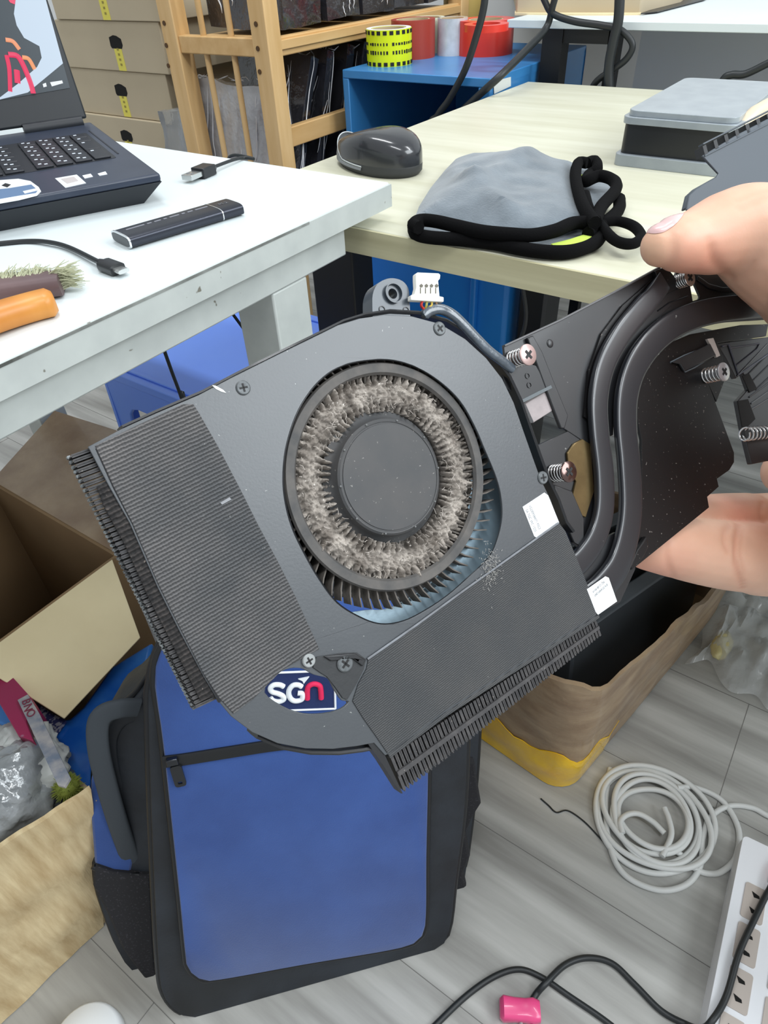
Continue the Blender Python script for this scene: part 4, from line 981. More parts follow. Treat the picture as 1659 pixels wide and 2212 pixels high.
for k in range(5):
    hh = 0.258+0.008*((k*5) % 3)
    g = G().prism([(-0.21, 0), (0.165, 0), (0.165, hh*0.58), (-0.21, hh)], -0.012, 0.012, Rx(pi/2))
    solo('closed_laptop', g, m_pan, 'closed black laptop upright in the taped box, '+names[k], 'laptop', 'closed laptops standing in the taped box', M=Mb @ T(0.245, 0.040+0.040*k, 0.012) @ Rx(math.radians(-5)), bev=0.003)
# ================================================================ clear plastic on the floor
def film(px, py, sx, sy, seed, m, label, tint=0):
    P = onz(px, py, 0)
    def f(i, j):
        x = (i-0.5)*sx*(1+0.3*noise.noise(Vector((i*3, j*3, seed)))); y = (j-0.5)*sy*(1+0.3*noise.noise(Vector((j*3, i*3, seed+4))))
        e = min(1, 6*min(i, 1-i, j, 1-j)+0.05)
        return Vector((P.x+x, P.y+y, 0.003+e*(0.018+0.03*abs(noise.noise(Vector((i*6, j*6, seed))))+0.012*abs(noise.noise(Vector((i*17, j*17, seed)))))))
    g = G().grid(f, 40, 30); return solo('plastic_film', g, m, label, 'plastic film', smooth=60)
film(1640, 1350, 0.16, 0.30, 2, mat('clear_film', (226, 230, 230), 0.12, alpha=0.42, coat=1.0, bump=(30, 0.8, 0.008)), 'crumpled clear plastic film on the floor right of the taped box')
solo('yellow_bag', blob(0.014, 0.03, 0.010, 4.4, 0.2, 30, 18), mat('pale_yellow_plastic', (214, 204, 150), 0.3), 'pale yellow plastic scrap under the clear film', 'plastic scrap', M=T(*(onz(1560, 1390, 0.02)[:2]), 0.016), smooth=60)
# ================================================================ grey coiled cable
def fl(pts, z): return [tuple(onz(a, b, z)) for a, b in pts]
m_gc = mat('light_grey_cable', (206, 208, 206), 0.5); cr = 0.0037
pts = []
ctr = onz(1408, 1768, 0); rnd = random.Random(4)
a0 = math.radians(200)
tot = 7*2*pi
N_ = 7*22
loop = [fl([(1318, 1660)], cr)[0], fl([(1308, 1740)], cr)[0], fl([(1318, 1830)], cr)[0], fl([(1350, 1890)], cr)[0], fl([(1420, 1922)], cr)[0], fl([(1480, 1912)], cr)[0], fl([(1512, 1872)], cr)[0], fl([(1518, 1810)], cr)[0], fl([(1535, 1765)], cr)[0], fl([(1575, 1741)], cr)[0], fl([(1625, 1745)], cr)[0], fl([(1665, 1765)], cr)[0], fl([(1760, 1800)], cr)[0]]
g = G().tube(spline(loop, 8), cr, 10)
for k, (ox, oy, r, sq) in enumerate([(0, 0, 0.0725, 1), (0.001, -0.002, 0.0670, 1), (-0.003, 0.001, 0.0610, 1), (0.002, -0.001, 0.0550, 1.02), (-0.002, -0.003, 0.0485, 1.0), (0.001, -0.003, 0.042, 1.0)]):
    q = []
    for i in range(40):
        a = 2*pi*i/40
        rr_ = r*(1+0.04*math.sin(2*a+k*1.3)+0.03*math.sin(3*a+k*2.1))
        q.append((ctr.x+ox+rr_*math.cos(a), ctr.y+oy+rr_*math.sin(a)*sq, cr+0.0058*(0.5+0.5*math.sin(a+k*1.7))+0.0008*k))
    g.tube(spline(q, 3, True), cr, 10, closed=True)
g.tube(spline(fl([(1462, 1701)], cr*3)+fl([(1505, 1702), (1560, 1730), (1595, 1790), (1590, 1850), (1560, 1882), (1530, 1887), (1500, 1876), (1475, 1850)], cr)+fl([(1455, 1835)], cr*2.4), 8), cr, 10)
g.tube(spline(fl([(1345, 1800), (1340, 1775), (1355, 1760), (1380, 1758), (1410, 1775), (1435, 1800)], cr*3.6), 6), cr, 10)
g.tube(spline(fl([(1435, 1745), (1445, 1770), (1450, 1805), (1430, 1850)], cr*3.6), 6), cr, 10)
solo('coiled_cable', g, m_gc, 'light grey cable wound in loose coils on the floor', 'cable', smooth=60)
solo('black_wire', G().tube(spline(fl([(1168, 1725), (1185, 1740), (1202, 1755), (1226, 1751), (1260, 1773), (1293, 1807), (1322, 1841), (1341, 1884)], 0.0012), 6), 0.0011, 6), M['black_rubber'], 'short thin black wire scrap on the floor beside the grey coil', 'wire', smooth=60)
# ================================================================ power strip
SZ = 0.034
A = onz(1606, 1803, SZ); B = onz(1524, 2212, SZ); ya = (A-B).normalized(); xa = Vector((ya.y, -ya.x, 0))
PS = Matrix((xa, ya, Vector((0, 0, 1)))).transposed().to_4x4(); PS.translation = Vector((A.x, A.y, 0))
t = thing('power_strip', 'wide white power strip with beige sockets and red lit switch', 'power strip', M=PS)
part('body', G().prism([rr(0, 0.105, -0.42, 0, 0.006)], 0, SZ, PS), mat('white_abs_plastic', (232, 234, 238), 0.35), t, bev=0.003)
FP = Fr(PS @ Vector((0, 0, SZ)), xa, (0, 0, 1)); beige = mat('beige_socket', (186, 176, 168), 0.5)
def sock(x, y, w, h):
    s = part('socket', G().prism([rr(x, x+w, y-h, y, 0.003)], SZ, SZ+0.0012, PS), beige, t)
    for q in (-0.28, 0.28):
        part('slot', G().prism([(x+w*0.5-0.004, y-h/2+q*h*0.8+0.003), (x+w*0.5+0.004, y-h/2+q*h*0.8+0.001), (x+w*0.5+0.005, y-h/2+q*h*0.8-0.002), (x+w*0.5-0.001, y-h/2+q*h*0.8-0.003)], SZ+0.0012, SZ+0.0018, PS), M['dark_hole'], s)
yy = -FP.px(1640, 1914).y
ys = [FP.px(1622, 1909).y, FP.px(1604, 1993).y, FP.px(1590, 2088).y]
for k in range(6):
    y = ys[k] if k < 3 else ys[2]-(ys[1]-ys[2])*(k-2)*1.0
    if y-0.045 < -0.415: break
    sock(0.012, y, 0.023, 0.042)
    sock(0.049, y-0.012, 0.044, 0.042)
q = FP.px(1660, 1885); sw = part('switch', G().bb(0.036, 0.056, q.y-0.010, q.y+0.010, SZ, SZ+0.004, PS), mat('red_rocker', (200, 16, 70), 0.2, emit=((255, 30, 90), 0.6)), t, bev=0.001, label='red lit rocker switch')
part('switch_frame', G().bb(0.034, 0.058, q.y-0.012, q.y+0.012, SZ, SZ+0.001, PS), mat('dark_red_frame', (90, 6, 30), 0.4), t)
# ================================================================ black cables and pink plug
c1 = fl([(930, 2225), (1004, 2154), (1067, 2110), (1120, 2094), (1168, 2110), (1226, 2149), (1322, 2216), (1400, 2290)], 0.0035)
cable(c1, 0.0033, 'black cable arching across the floor from the bottom edge, under the plug cable')
c2 = fl([(1146, 2168), (1160, 2145)], 0.0045)+fl([(1178, 2125)], 0.0105)+fl([(1221, 2084)], 0.006)+fl([(1269, 2069), (1322, 2081), (1370, 2125), (1428, 2183), (1480, 2212)], 0.0035)
p_ = [(1512, 2222, 0.020), (1534, 2210, 0.0395), (1568, 2154, 0.039), (1597, 2057, 0.040), (1630, 1985, 0.0405), (1659, 1927, 0.041), (1700, 1860, 0.045), (1800, 1760, 0.03)]
c2 += [tuple(onz(a, b, z)) for a, b, z in p_]
c2o = cable(c2, 0.0035, 'black cable running from the pink plug up over the white power strip')
A = onz(1160, 2185, 0.012); ax = (onz(1080, 2178, 0.012)-A).normalized(); sd = Vector((-ax.y, ax.x, 0)); PM = Matrix((ax, sd, Vector((0, 0, 1)))).transposed().to_4x4(); PM.translation = Vector((A.x, A.y, 0))
t = thing('plug', 'bright pink two pin plug lying on the floor at the bottom edge', 'plug', M=PM)
pink = mat('pink_plastic', (224, 72, 130), 0.3, coat=0.3)
part('plug_body', G().band([PM @ Vector((x, 0, 0.0115)) for x in (-0.003, 0.004, 0.012, 0.024, 0.036, 0.040)], (0, 0, 1), [0.020, 0.024, 0.022, 0.022, 0.024, 0.018], [0.014, 0.020, 0.017, 0.018, 0.022, 0.014], 20, 0.6), pink, t, smooth=50)
part('pin', G().tube([PM @ Vector((0.006, 0.012, 0.0115)), PM @ Vector((0.006, 0.028, 0.0115))], 0.0022, 8), silver, t)
part('pin', G().tube([PM @ Vector((0.018, 0.011, 0.0115)), PM @ Vector((0.018, 0.027, 0.0115))], 0.0022, 8), silver, t)
# ================================================================ white cap at the bottom edge
P = onz(182, 2252, 0.03)
t = thing('white_spool', 'round white spool with a brown centre at the lower left edge', 'spool', (P.x, P.y, 0))
part('rim', G().lathe([(0.026, 0), (0.034, 0.002), (0.0375, 0.012), (0.037, 0.026), (0.034, 0.030), (0.012, 0.0315), (0, 0.0315)], 40, T(P.x, P.y, 0)), mat('white_plastic', (230, 234, 236), 0.35), t, smooth=50)
part('centre', G().lathe([(0.013, 0.0312), (0.013, 0.0335), (0, 0.034)], 20, T(P.x-0.003, P.y-0.008, 0)), mat('brown_centre', (146, 100, 86), 0.5), t, smooth=40)
# ================================================================ laptop cooler held in the hand
nC = Vector((0.487, -0.02, -0.873)).normalized()      # its face normal, leaning to the right of the viewer
FH = Fr(atd(847, 1030, 0.155), RW @ Vector((1, 0, 0)), RW @ nC)
t = thing('laptop_cooler', 'dusty black laptop cooling fan with heat pipes and fin stacks held up in the hand', 'cooling fan', M=FH.M)
W = FH.M; mm = 0.001
def depth_at(px, py, h=0.0):
    p = FH.M @ FH.px(px, py, h); return (p-EYE).dot(fwd)
m_cov = mat('dark_grey_fan_cover', (68, 72, 76), 0.36, var=(60, (64, 68, 72), 5), speck=(900, 0.735, (150, 152, 150)), bump=(1500, 0.2, 0.0001), spec=0.7)
m_tape = weave(mat('ribbed_cloth_tape', (74, 77, 80), 0.75, var=(38, (112, 109, 108), 5, (1, 1, 1)), speck=(900, 0.74, (150, 150, 150))), math.radians(62), 0.00074, 0.9, 0.00025, (34, 36, 38), 0.8)
m_tape2 = weave(mat('fine_cloth_tape', (70, 73, 76), 0.8, var=(50, (84, 84, 84), 5), speck=(600, 0.75, (140, 140, 140))), math.radians(62), 0.00050, 0.8, 0.0002, (36, 38, 40), 0.7)
m_fin = mat('black_fin', (50, 50, 52), 0.6, var=(300, (74, 72, 72), 5), speck=(700, 0.70, (112, 108, 104)), bump=(900, 0.4, 0.0002))
m_fin2 = mat('bright_fin_edge', (190, 198, 200), 0.35, metal=0.3, var=(300, (90, 92, 94)))
m_blk = mat('black_painted_metal', (26, 27, 30), 0.42, var=(60, (33, 34, 37)), speck=(420, 0.745, (120, 120, 118)), coat=0.15)
m_pipe2 = mat('black_heat_pipe', (36, 38, 43), 0.32, speck=(500, 0.76, (130, 130, 128)), coat=0.3)
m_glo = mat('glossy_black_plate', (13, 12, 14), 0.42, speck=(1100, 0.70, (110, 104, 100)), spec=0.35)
def pl(pts, h=0.0): return FH.pl(pts, h)
def hp_(nm, loops, z0, z1, m, par=None, bev=0, **k):
    if isinstance(loops[0], tuple): loops = [loops]
    zt_ = max(z0, z1)
    return part(nm, G().prism([pl(l, zt_) for l in loops], z0, z1, FH.M), m, par or t, bev=bev, **k)
def sp2(pts, n=4, closed=True): return [(p.x, p.y) for p in spline([(a, b, 0) for a, b in pts], n, closed)]
cover = [(190, 965), (260, 928), (330, 896), (430, 853), (500, 816), (600, 766), (690, 722), (730, 702), (775, 688), (830, 680), (890, 683), (950, 699), (1005, 732), (1050, 773), (1085, 818), (1110, 870), (1130, 928), (1150, 985), (1168, 1035), (1190, 1080), (1207, 1128), (1222, 1148), (1250, 1215), (1270, 1265), (1290, 1328), (1200, 1388), (1080, 1464), (960, 1540), (848, 1625), (832, 1632), (808, 1605), (770, 1612), (720, 1618), (660, 1617), (600, 1606), (545, 1582), (500, 1548), (470, 1512), (440, 1462), (390, 1368), (340, 1268), (280, 1130), (235, 1050)]
inlet = [(611, 1021), (619, 958), (645, 884), (689, 823), (744, 788), (824, 776), (888, 788), (945, 820), (993, 865), (1025, 919), (1047, 970), (1070, 1025), (1082, 1069), (1085, 1117), (1075, 1165), (1057, 1204), (1015, 1245), (967, 1287), (919, 1319), (872, 1342), (824, 1349), (779, 1335), (728, 1303), (689, 1252), (657, 1197), (629, 1137), (614, 1076)]
window = [(572, 1496), (590, 1465), (616, 1447), (648, 1443), (676, 1457), (708, 1466), (722, 1490), (738, 1513), (754, 1515), (735, 1532), (700, 1541), (655, 1541), (612, 1526)]
inl = sp2(inlet, 5)
hp_('fan_cover', [cover, inl, sp2(window, 3)], -0.0007, 0.0, m_cov, bev=0.00015)
# side wall under the cover (open below the window and round the impeller)
rim = [(p[0], p[1]) for p in cover[1:22]]
g = G().band([FH.M @ FH.px(a, b, -0.0040) for a, b in rim], tuple(FH.z), 0.0010, 0.0070, 8, 0.3); part('housing_wall', g, m_blk, t, smooth=40)
rim = cover[30:36]
g = G().band([FH.M @ FH.px(a, b, -0.0040) for a, b in rim], tuple(FH.z), 0.0010, 0.0070, 8, 0.3); part('housing_wall', g, m_blk, t, smooth=40)
# groove lip of the inlet
part('inlet_lip', G().tube([FH.M @ FH.px(a, b, -0.0004) for a, b in inl], 0.00030, 6, closed=True), mat('worn_black_edge', (20, 22, 26), 0.35), t, smooth=60)
# floor plate seen through the lower right of the inlet
hp_('base_plate', [sp2([(940, 930), (1075, 900), (1125, 1010), (1135, 1120), (1090, 1220), (1000, 1310), (880, 1390), (760, 1380), (742, 1332), (790, 1318), (850, 1310), (950, 1240), (1010, 1100)], 4)], -0.0072, -0.0067, mat('pale_steel_base', (166, 188, 200), 0.4, metal=0.35, var=(40, (150, 176, 192)), bump=(120, 0.2)), label='pale steel plate')
hp_('base_plate', [[(200, 980), (430, 870), (600, 790), (620, 900), (600, 1020), (640, 1200), (700, 1300), (690, 1390), (590, 1420), (520, 1500), (470, 1480)]], -0.0072, -0.0067, m_blk)
hp_('base_plate', [[(800, 1430), (1000, 1340), (1160, 1200), (1200, 1150), (1285, 1325), (850, 1610), (790, 1560)]], -0.0072, -0.0067, m_blk)
hp_('base_plate', [[(560, 1000), (600, 880), (680, 790), (800, 740), (930, 760), (1040, 850), (1050, 900), (940, 935), (900, 1000), (850, 1100), (760, 1200), (690, 1300), (600, 1180)]], -0.0072, -0.0067, M['dark_hole'])
# ---- impeller
hc = FH.px(845, 1030, 0.0)
rimc = FH.px(847.5, 1029.5, -0.0012)
k_ = 0.0269      # outer radius of the rim ring
IM = FH.M @ T(rimc.x, rimc.y, 0)
imp = part('impeller', G().ring([(k_*0.89, -0.0018), (k_*0.91, -0.0011), (k_*0.985, -0.0010), (k_, -0.0016), (k_*0.99, -0.0024), (k_*0.90, -0.0024)], 96, IM), mat('impeller_rim', (92, 88, 84), 0.6, var=(200, (64, 64, 64), 6)), t, smooth=40)
hubr = 0.0138
m_hub = mat('hub_dark_grey', (62, 64, 66), 0.6, var=(80, (74, 73, 73), 6), speck=(1100, 0.70, (130, 128, 124)))
HM = FH.M @ T(hc.x, hc.y, 0)
part('hub', G().lathe([(hubr*1.16, -0.0062), (hubr*1.15, -0.0036), (hubr*1.06, -0.0030), (hubr*1.0, -0.0022), (hubr*0.985, -0.0004), (hubr*0.95, 0.0), (hubr*0.93, -0.00005), (hubr*0.925, -0.00022), (hubr*0.90, -0.00022), (hubr*0.895, -0.0), (0, 0.0001)], 72, HM), m_hub, imp, smooth=40)
g = G()
for k in range(10):
    a = 2*pi*k/10+0.2; g.ball((hubr*0.962*math.cos(a), hubr*0.962*math.sin(a), 0.0001), (0.00028, 0.00028, 0.0002), HM, 8, 6)
part('hub_dots', g, mat('hub_dot', (104, 106, 106), 0.5), imp)
m_bl = mat('dusty_blade', (112, 106, 100), 0.9, var=(400, (76, 72, 68), 6), bump=(900, 0.5, 0.0002))
NB = 72; br0, br1 = k_*0.62, k_*1.16
bl0 = None
def blade_geo():
    g = G(); n = 7; v = []; f = []
    for i in range(n):
        s = i/(n-1); r = br0+(br1-br0)*s; a = 0.16*s*s-0.05*s
        th = 0.00016+0.00010*(1-s)
        for z in (-0.0062, -0.0044 if s < 0.45 else -0.0024):
            for q in (-1, 1):
                v.append(Vector((r*math.cos(a)-q*th*math.sin(a), r*math.sin(a)+q*th*math.cos(a), z)))
    for i in range(n-1):
        b = i*4
        for x, y in ((0, 1), (1, 3), (3, 2), (2, 0)): f.append((b+x, b+y, b+4+y, b+4+x))
    f += [(0, 1, 3, 2), (n*4-4, n*4-2, n*4-1, n*4-3)]; g.add(v, f); return g
bl0 = mk('blade', blade_geo(), m_bl, I4, imp)      # built round the axis, then copied
bl0.matrix_parent_inverse = I4
bl0.matrix_basis = T(rimc.x, rimc.y, 0)
for k in range(1, NB):
    c = bl0.copy(); COL.objects.link(c); c.parent = imp; c.matrix_parent_inverse = I4.copy(); c.matrix_basis = T(rimc.x, rimc.y, 0) @ Rz(2*pi*k/NB)
# ---- dust felted between hub and rim
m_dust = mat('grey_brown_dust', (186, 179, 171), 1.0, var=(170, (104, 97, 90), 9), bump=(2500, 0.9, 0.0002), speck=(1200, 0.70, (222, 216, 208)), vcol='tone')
r0, r1 = hubr*1.10, k_*0.925; NU, NV = 560, 60
def dust(i, j):
    a = 2*pi*i; r = r0+(r1-r0)*j; s = j
    tw = a*NB+s*2.2
    fade = 0.35+0.65*noise.noise(Vector((math.cos(a)*2.1, math.sin(a)*2.1, s*2.0)))
    rib = (0.5+0.5*math.cos(tw))**0.7
    p = Vector((r*math.cos(a), r*math.sin(a), 0))
    n1 = noise.noise(p*420); n2 = noise.noise(p*1100); n3 = noise.noise(p*2600)
    ends = min(1, abs(s-0.5)/0.32)**1.5
    f2 = noise.noise(Vector((math.cos(a)*9, math.sin(a)*9, s*5.0)))
    h = -0.0040+0.0016*(1-ends)+0.0019*rib*ends*max(0, 0.55+0.9*fade+0.9*f2)+0.0009*n1+0.00075*n2+0.00045*n3
    if s < 0.02 or s > 0.985: h = -0.0045
    return IM @ Vector((p.x, p.y, h))
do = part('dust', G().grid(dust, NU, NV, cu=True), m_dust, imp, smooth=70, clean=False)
# recess shade painted into the dust colour: darker where it lies low
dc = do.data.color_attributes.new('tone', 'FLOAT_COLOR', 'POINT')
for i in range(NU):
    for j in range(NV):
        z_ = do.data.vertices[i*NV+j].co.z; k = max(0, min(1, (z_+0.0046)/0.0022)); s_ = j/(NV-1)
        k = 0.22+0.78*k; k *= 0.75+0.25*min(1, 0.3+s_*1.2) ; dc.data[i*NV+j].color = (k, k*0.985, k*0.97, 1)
random.seed(11); g = G()                     # loose fluff fibres standing off the dust
for k in range(260):
    a = random.uniform(0, 2*pi); r = random.uniform(r0*1.02, r1*0.98); z = -0.0024
    p = Vector((r*math.cos(a), r*math.sin(a), z)); d = Vector((random.gauss(0, 1), random.gauss(0, 1), random.uniform(-0.1, 0.8))).normalized(); e = p+d*random.uniform(0.0006, 0.0018)
    g.tube([IM @ p, IM @ (p.lerp(e, 0.5)+Vector((random.gauss(0, .0002), random.gauss(0, .0002), .0001))), IM @ e], 0.00005, 3, caps=False)
f_ = part('fluff', g, mat('pale_fluff', (196, 188, 180), 1.0), imp); f_['kind'] = 'stuff'
# ---- cloth tapes
ltape = [(206, 963), (300, 917), (395, 873), (418, 873), (430, 892), (470, 962), (520, 1058), (560, 1138), (600, 1212), (640, 1292), (690, 1402), (650, 1424), (610, 1447), (580, 1478), (545, 1512), (505, 1542), (474, 1508), (440, 1456), (392, 1362), (342, 1262), (286, 1130), (246, 1052)]
hp_('cloth_tape', ltape, 0.0, 0.00028, m_tape, bev=0.0001)
rtape = [(796, 1424), (1207, 1128), (1222, 1150), (1250, 1215), (1270, 1265), (1289, 1326), (1200, 1384), (1080, 1460), (960, 1536), (850, 1620), (838, 1628), (812, 1590), (785, 1552), (762, 1515), (774, 1478), (792, 1445)]
hp_('cloth_tape', rtape, 0.0, 0.00030, m_tape2, bev=0.0001)
part('tape_ridge', G().band([FH.M @ FH.px(a, b, 0.00035) for a, b in [(794, 1424), (900, 1350), (1000, 1277), (1060, 1234), (1130, 1184), (1206, 1130)]], tuple(FH.z), 0.00055, 0.0004), mat('worn_pale_ridge', (128, 132, 138), 0.5, var=(200, (96, 98, 102))), t, smooth=60)
# ---- fin stacks
def fins(nm, a0, a1, b0, b1, n, top, bot, m, fold=0.55, caps=None):
    """fins standing between edge a (inner) and edge b (outer); a0->a1 and b0->b1 in the picture's points"""
    g = G(); A0, A1, B0, B1 = [FH.px(p[0], p[1], top) for p in (a0, a1, b0, b1)]
    th = (B1-B0).length/n
    for i in range(n):
        s = (i+0.5)/n; pa = A0.lerp(A1, s); pb = B0.lerp(B1, s); d = (pb-pa); L = d.length; d.normalize(); e = Vector((-d.y, d.x, 0))
        j = random.uniform(-0.06, 0.06)*th
        for (w, z0, z1, k0, k1) in ((0.22, bot, top, 0, 1), (fold, top-0.0004, top, 0, 0.97+random.uniform(-.03, .03)), (fold, bot, bot+0.0004, 0, 1)):
            h = th*w/2; q = [pa+d*(L*k0)-e*h, pa+d*(L*k1)-e*h, pa+d*(L*k1)+e*h, pa+d*(L*k0)+e*h]
            g.prism([(p.x+e.x*j, p.y+e.y*j) for p in q], z0, z1, FH.M)
    return part(nm, g, m, t)
fins('fin_stack', (206, 962), (476, 1508), (150, 982), (425, 1532), 58, -0.0010, -0.0068, m_fin, 0.72)
fins('fin_edge', (150, 982), (425, 1532), (143, 984), (418, 1536), 58, -0.0050, -0.0072, m_fin2, 0.6)
# dark bar between left tape and fins
part('tape_fold', G().band([FH.M @ FH.px(a, b, -0.0006) for a, b in [(212, 968), (250, 1052), (292, 1132), (348, 1262), (397, 1360), (446, 1456), (478, 1512)]], tuple(FH.z), 0.0016, 0.0014), m_blk, t, smooth=60)
hp_('dust_strip', [[(243, 1035), (222, 1046), (210, 1052), (224, 1092), (272, 1180), (321, 1290), (375, 1396), (434, 1514), (470, 1502), (440, 1440), (390, 1340), (335, 1225), (286, 1120)]], -0.0012, -0.0003, weave(mat('dark_dust_strip', (72, 67, 65), 0.95, var=(420, (34, 33, 34), 9), speck=(900, 0.68, (112, 104, 98))), math.radians(62), 0.0010, 1.0, 0.0005, (24, 24, 25), 0.9))
fins('fin_stack', (842, 1636), (1288, 1338), (872, 1712), (1300, 1372), 62, -0.0006, -0.0042, m_fin, 0.66)
hp_('fin_frame', [[(858, 1668), (1294, 1352), (1296, 1358), (862, 1678)]], -0.0007, -0.0001, m_fin)
part('tape_fold', G().band([FH.M @ FH.px(a, b, -0.0005) for a, b in [(838, 1632), (962, 1541), (1082, 1464), (1202, 1388), (1290, 1331)]], tuple(FH.z), 0.0012, 0.0016), m_tape2, t, smooth=60)
hp_('side_edge', [[(760, 1520), (775, 1545), (832, 1632), (870, 1714), (866, 1714), (826, 1650), (790, 1600)]], -0.0036, -0.0003, m_blk)
# ---- recess with two screws beside the window
hp_('recess', [[(684, 1419), (735, 1411), (772, 1410), (791, 1424), (786, 1446), (770, 1478), (750, 1512), (740, 1508), (722, 1482), (706, 1462), (690, 1452), (676, 1442)]], 0.0, 0.00035, mat('recess_black', (44, 46, 48), 0.55, bump=(600, 0.4, 0.0002)), bev=0.0001)
hp_('recess_wall', [[(700, 1418), (766, 1411), (790, 1425), (784, 1440), (764, 1424), (715, 1428)]], 0.0003, 0.0009, m_blk, bev=0.0002)
def screw(px, py, rpx, h, nm='screw', m=None, cross=True, tilt=0.3):
    c = FH.px(px, py, h); r = (FH.px(px, py-rpx, h)-c).length
    SMx = FH.M @ T(c.x, c.y, 0)
    s = part(nm, G().lathe([(r, h-0.0004), (r, h+0.0002), (r*0.86, h+0.0004), (0, h+0.0004)], 24, SMx), m or m_screw, t, smooth=35)
    if cross:
        g = G().box((0, 0, h+0.00042), (r*1.15, r*0.26, 0.0001), SMx @ Rz(tilt)).box((0, 0, h+0.00042), (r*0.26, r*1.15, 0.0001), SMx @ Rz(tilt)); part('cross_slot', g, M['ink'], s)
    return s
m_screw = mat('grey_screw_head', (106, 110, 112), 0.5, metal=0.3, var=(900, (80, 84, 86)))
screw(525, 838, 16, 0.0); screw(949, 710, 15, 0.0, tilt=0.8); screw(1172, 1032, 14, 0.0, tilt=0.2)
screw(667, 1427, 15, 0.0004, m=mat('pale_screw', (150, 154, 154), 0.5, metal=0.2), tilt=0.5); screw(745, 1433, 19, 0.0005, tilt=0.9)
# paint chip and dust tufts on the cover
hp_('paint_chip', [[(458, 832), (466, 833), (482, 842), (489, 849), (478, 846), (466, 840)]], 0.0, 0.00012, mat('bare_metal_scratch', (214, 216, 214), 0.4), label='bright scratch')
hp_('scuff', [[(476, 1086), (496, 1074), (500, 1079), (480, 1090)]], 0.0003, 0.0004, mat('pale_scuff', (140, 142, 146), 0.7))
g = G(); random.seed(8)
for k in range(240):
    a, b = random.gauss(1061, 11), random.gauss(1228, 22); q = FH.M @ FH.px(a, b, 0.0003); d = (RW @ Vector((random.gauss(0, 1), random.gauss(0, 1), -0.5))).normalized(); g.tube([q, q+d*random.uniform(0.0002, 0.0008)], 0.00006, 3, caps=False)
f_ = part('lint', g, mat('pale_lint', (160, 158, 154), 1), t); f_['kind'] = 'stuff'
# ---- lug at the top
lc = FH.px(849, 634, -0.001).to_2d(); rl = (FH.px(849, 623, -0.001).to_2d()-lc).length
hole = [(lc.x+rl*math.cos(a), lc.y+rl*math.sin(a)) for a in [2*pi*k/24 for k in range(24)]]
ol = [(p.x, p.y) for p in pl(sp2([(806, 694), (805, 660), (806, 635), (815, 614), (832, 603), (850, 600), (870, 606), (883, 622), (886, 648), (888, 694)], 3, False), -0.001)]
part('mounting_lug', G().prism([ol, hole], -0.0060, -0.0012, FH.M), mat('grey_plastic_lug', (66, 74, 82), 0.35, coat=0.2), t, bev=0.0005)
part('lug_ring', G().ring([(rl, -0.0014), (rl*1.9, -0.0014), (rl*1.95, -0.0003), (rl*1.75, -0.0003), (rl*1.6, -0.0011), (rl, -0.0011)], 32, FH.M @ T(lc.x, lc.y, 0)), mat('grey_lug_ring', (60, 68, 76), 0.35, coat=0.2), t, smooth=40)
for a, b in ((826, 668), (878, 670)):
    c = FH.px(a, b, -0.001); part('ejector_mark', G().ring([(0.00085, -0.0013), (0.00085, -0.0010), (0.00065, -0.0010), (0.00065, -0.0013)], 20, FH.M @ T(c.x, c.y, 0)), m_blk, t, smooth=40)
# ---- fan lead and white connector
def P3(a, b, h): return FH.M @ FH.px(a, b, h)
con = part('connector', G().prism([pl([(899, 591), (903, 588), (948, 590), (952, 594), (951, 602), (947, 606), (950, 640), (959, 642), (959, 652), (888, 648), (888, 637), (896, 636), (900, 620), (899, 604)], 0.001)], -0.0007, 0.001, FH.M), mat('white_nylon_connector', (238, 238, 230), 0.4), t, bev=0.0002, label='white four pin connector')
g = G()
for k in range(4):
    x = 907+11*k; g.prism(pl([(x, 622), (x+2, 622), (x+2, 634), (x, 634)], 0.001), 0.001, 0.0011, FH.M).prism(pl([(x-1, 616), (x+3, 613), (x+7, 617), (x+5, 621), (x, 621)], 0.001), 0.001, 0.0011, FH.M)
part('contact_slots', g, mat('slot_grey', (96, 92, 80), 0.6), con)
for k, (c_, x) in enumerate((((190, 50, 40), 912), ((150, 146, 60), 922), ((196, 170, 70), 932), ((150, 120, 90), 941))):
    part('wire', G().tube(spline([P3(x, 650, 0.0002), P3(x-2+k, 660, 0.0002), P3(916+3*k, 668, -0.0003), P3(925+3*k, 676, -0.0004)], 4), 0.00032, 6), mat('wire_%d' % k, c_, 0.5), con, smooth=60)
lead = [P3(*a) for a in [(914, 683, -0.0006), (930, 671, -0.0004), (952, 668, 0.0), (978, 680, 0.0006), (1002, 702, 0.0006), (1030, 732, 0.0004), (1056, 758, 0.0002), (1082, 778, 0.0), (1108, 798, -0.0003)]]
part('fan_lead', G().band(spline([tuple(a) for a in lead], 5), tuple(FH.z), [0.0016]+[0.0026]*39+[0.0022], 0.0018, 14, 0.8), mat('shiny_sleeve', (62, 70, 78), 0.25, var=(300, (84, 94, 104)), coat=0.6, bump=(500, 0.5, 0.0003)), t, smooth=60)
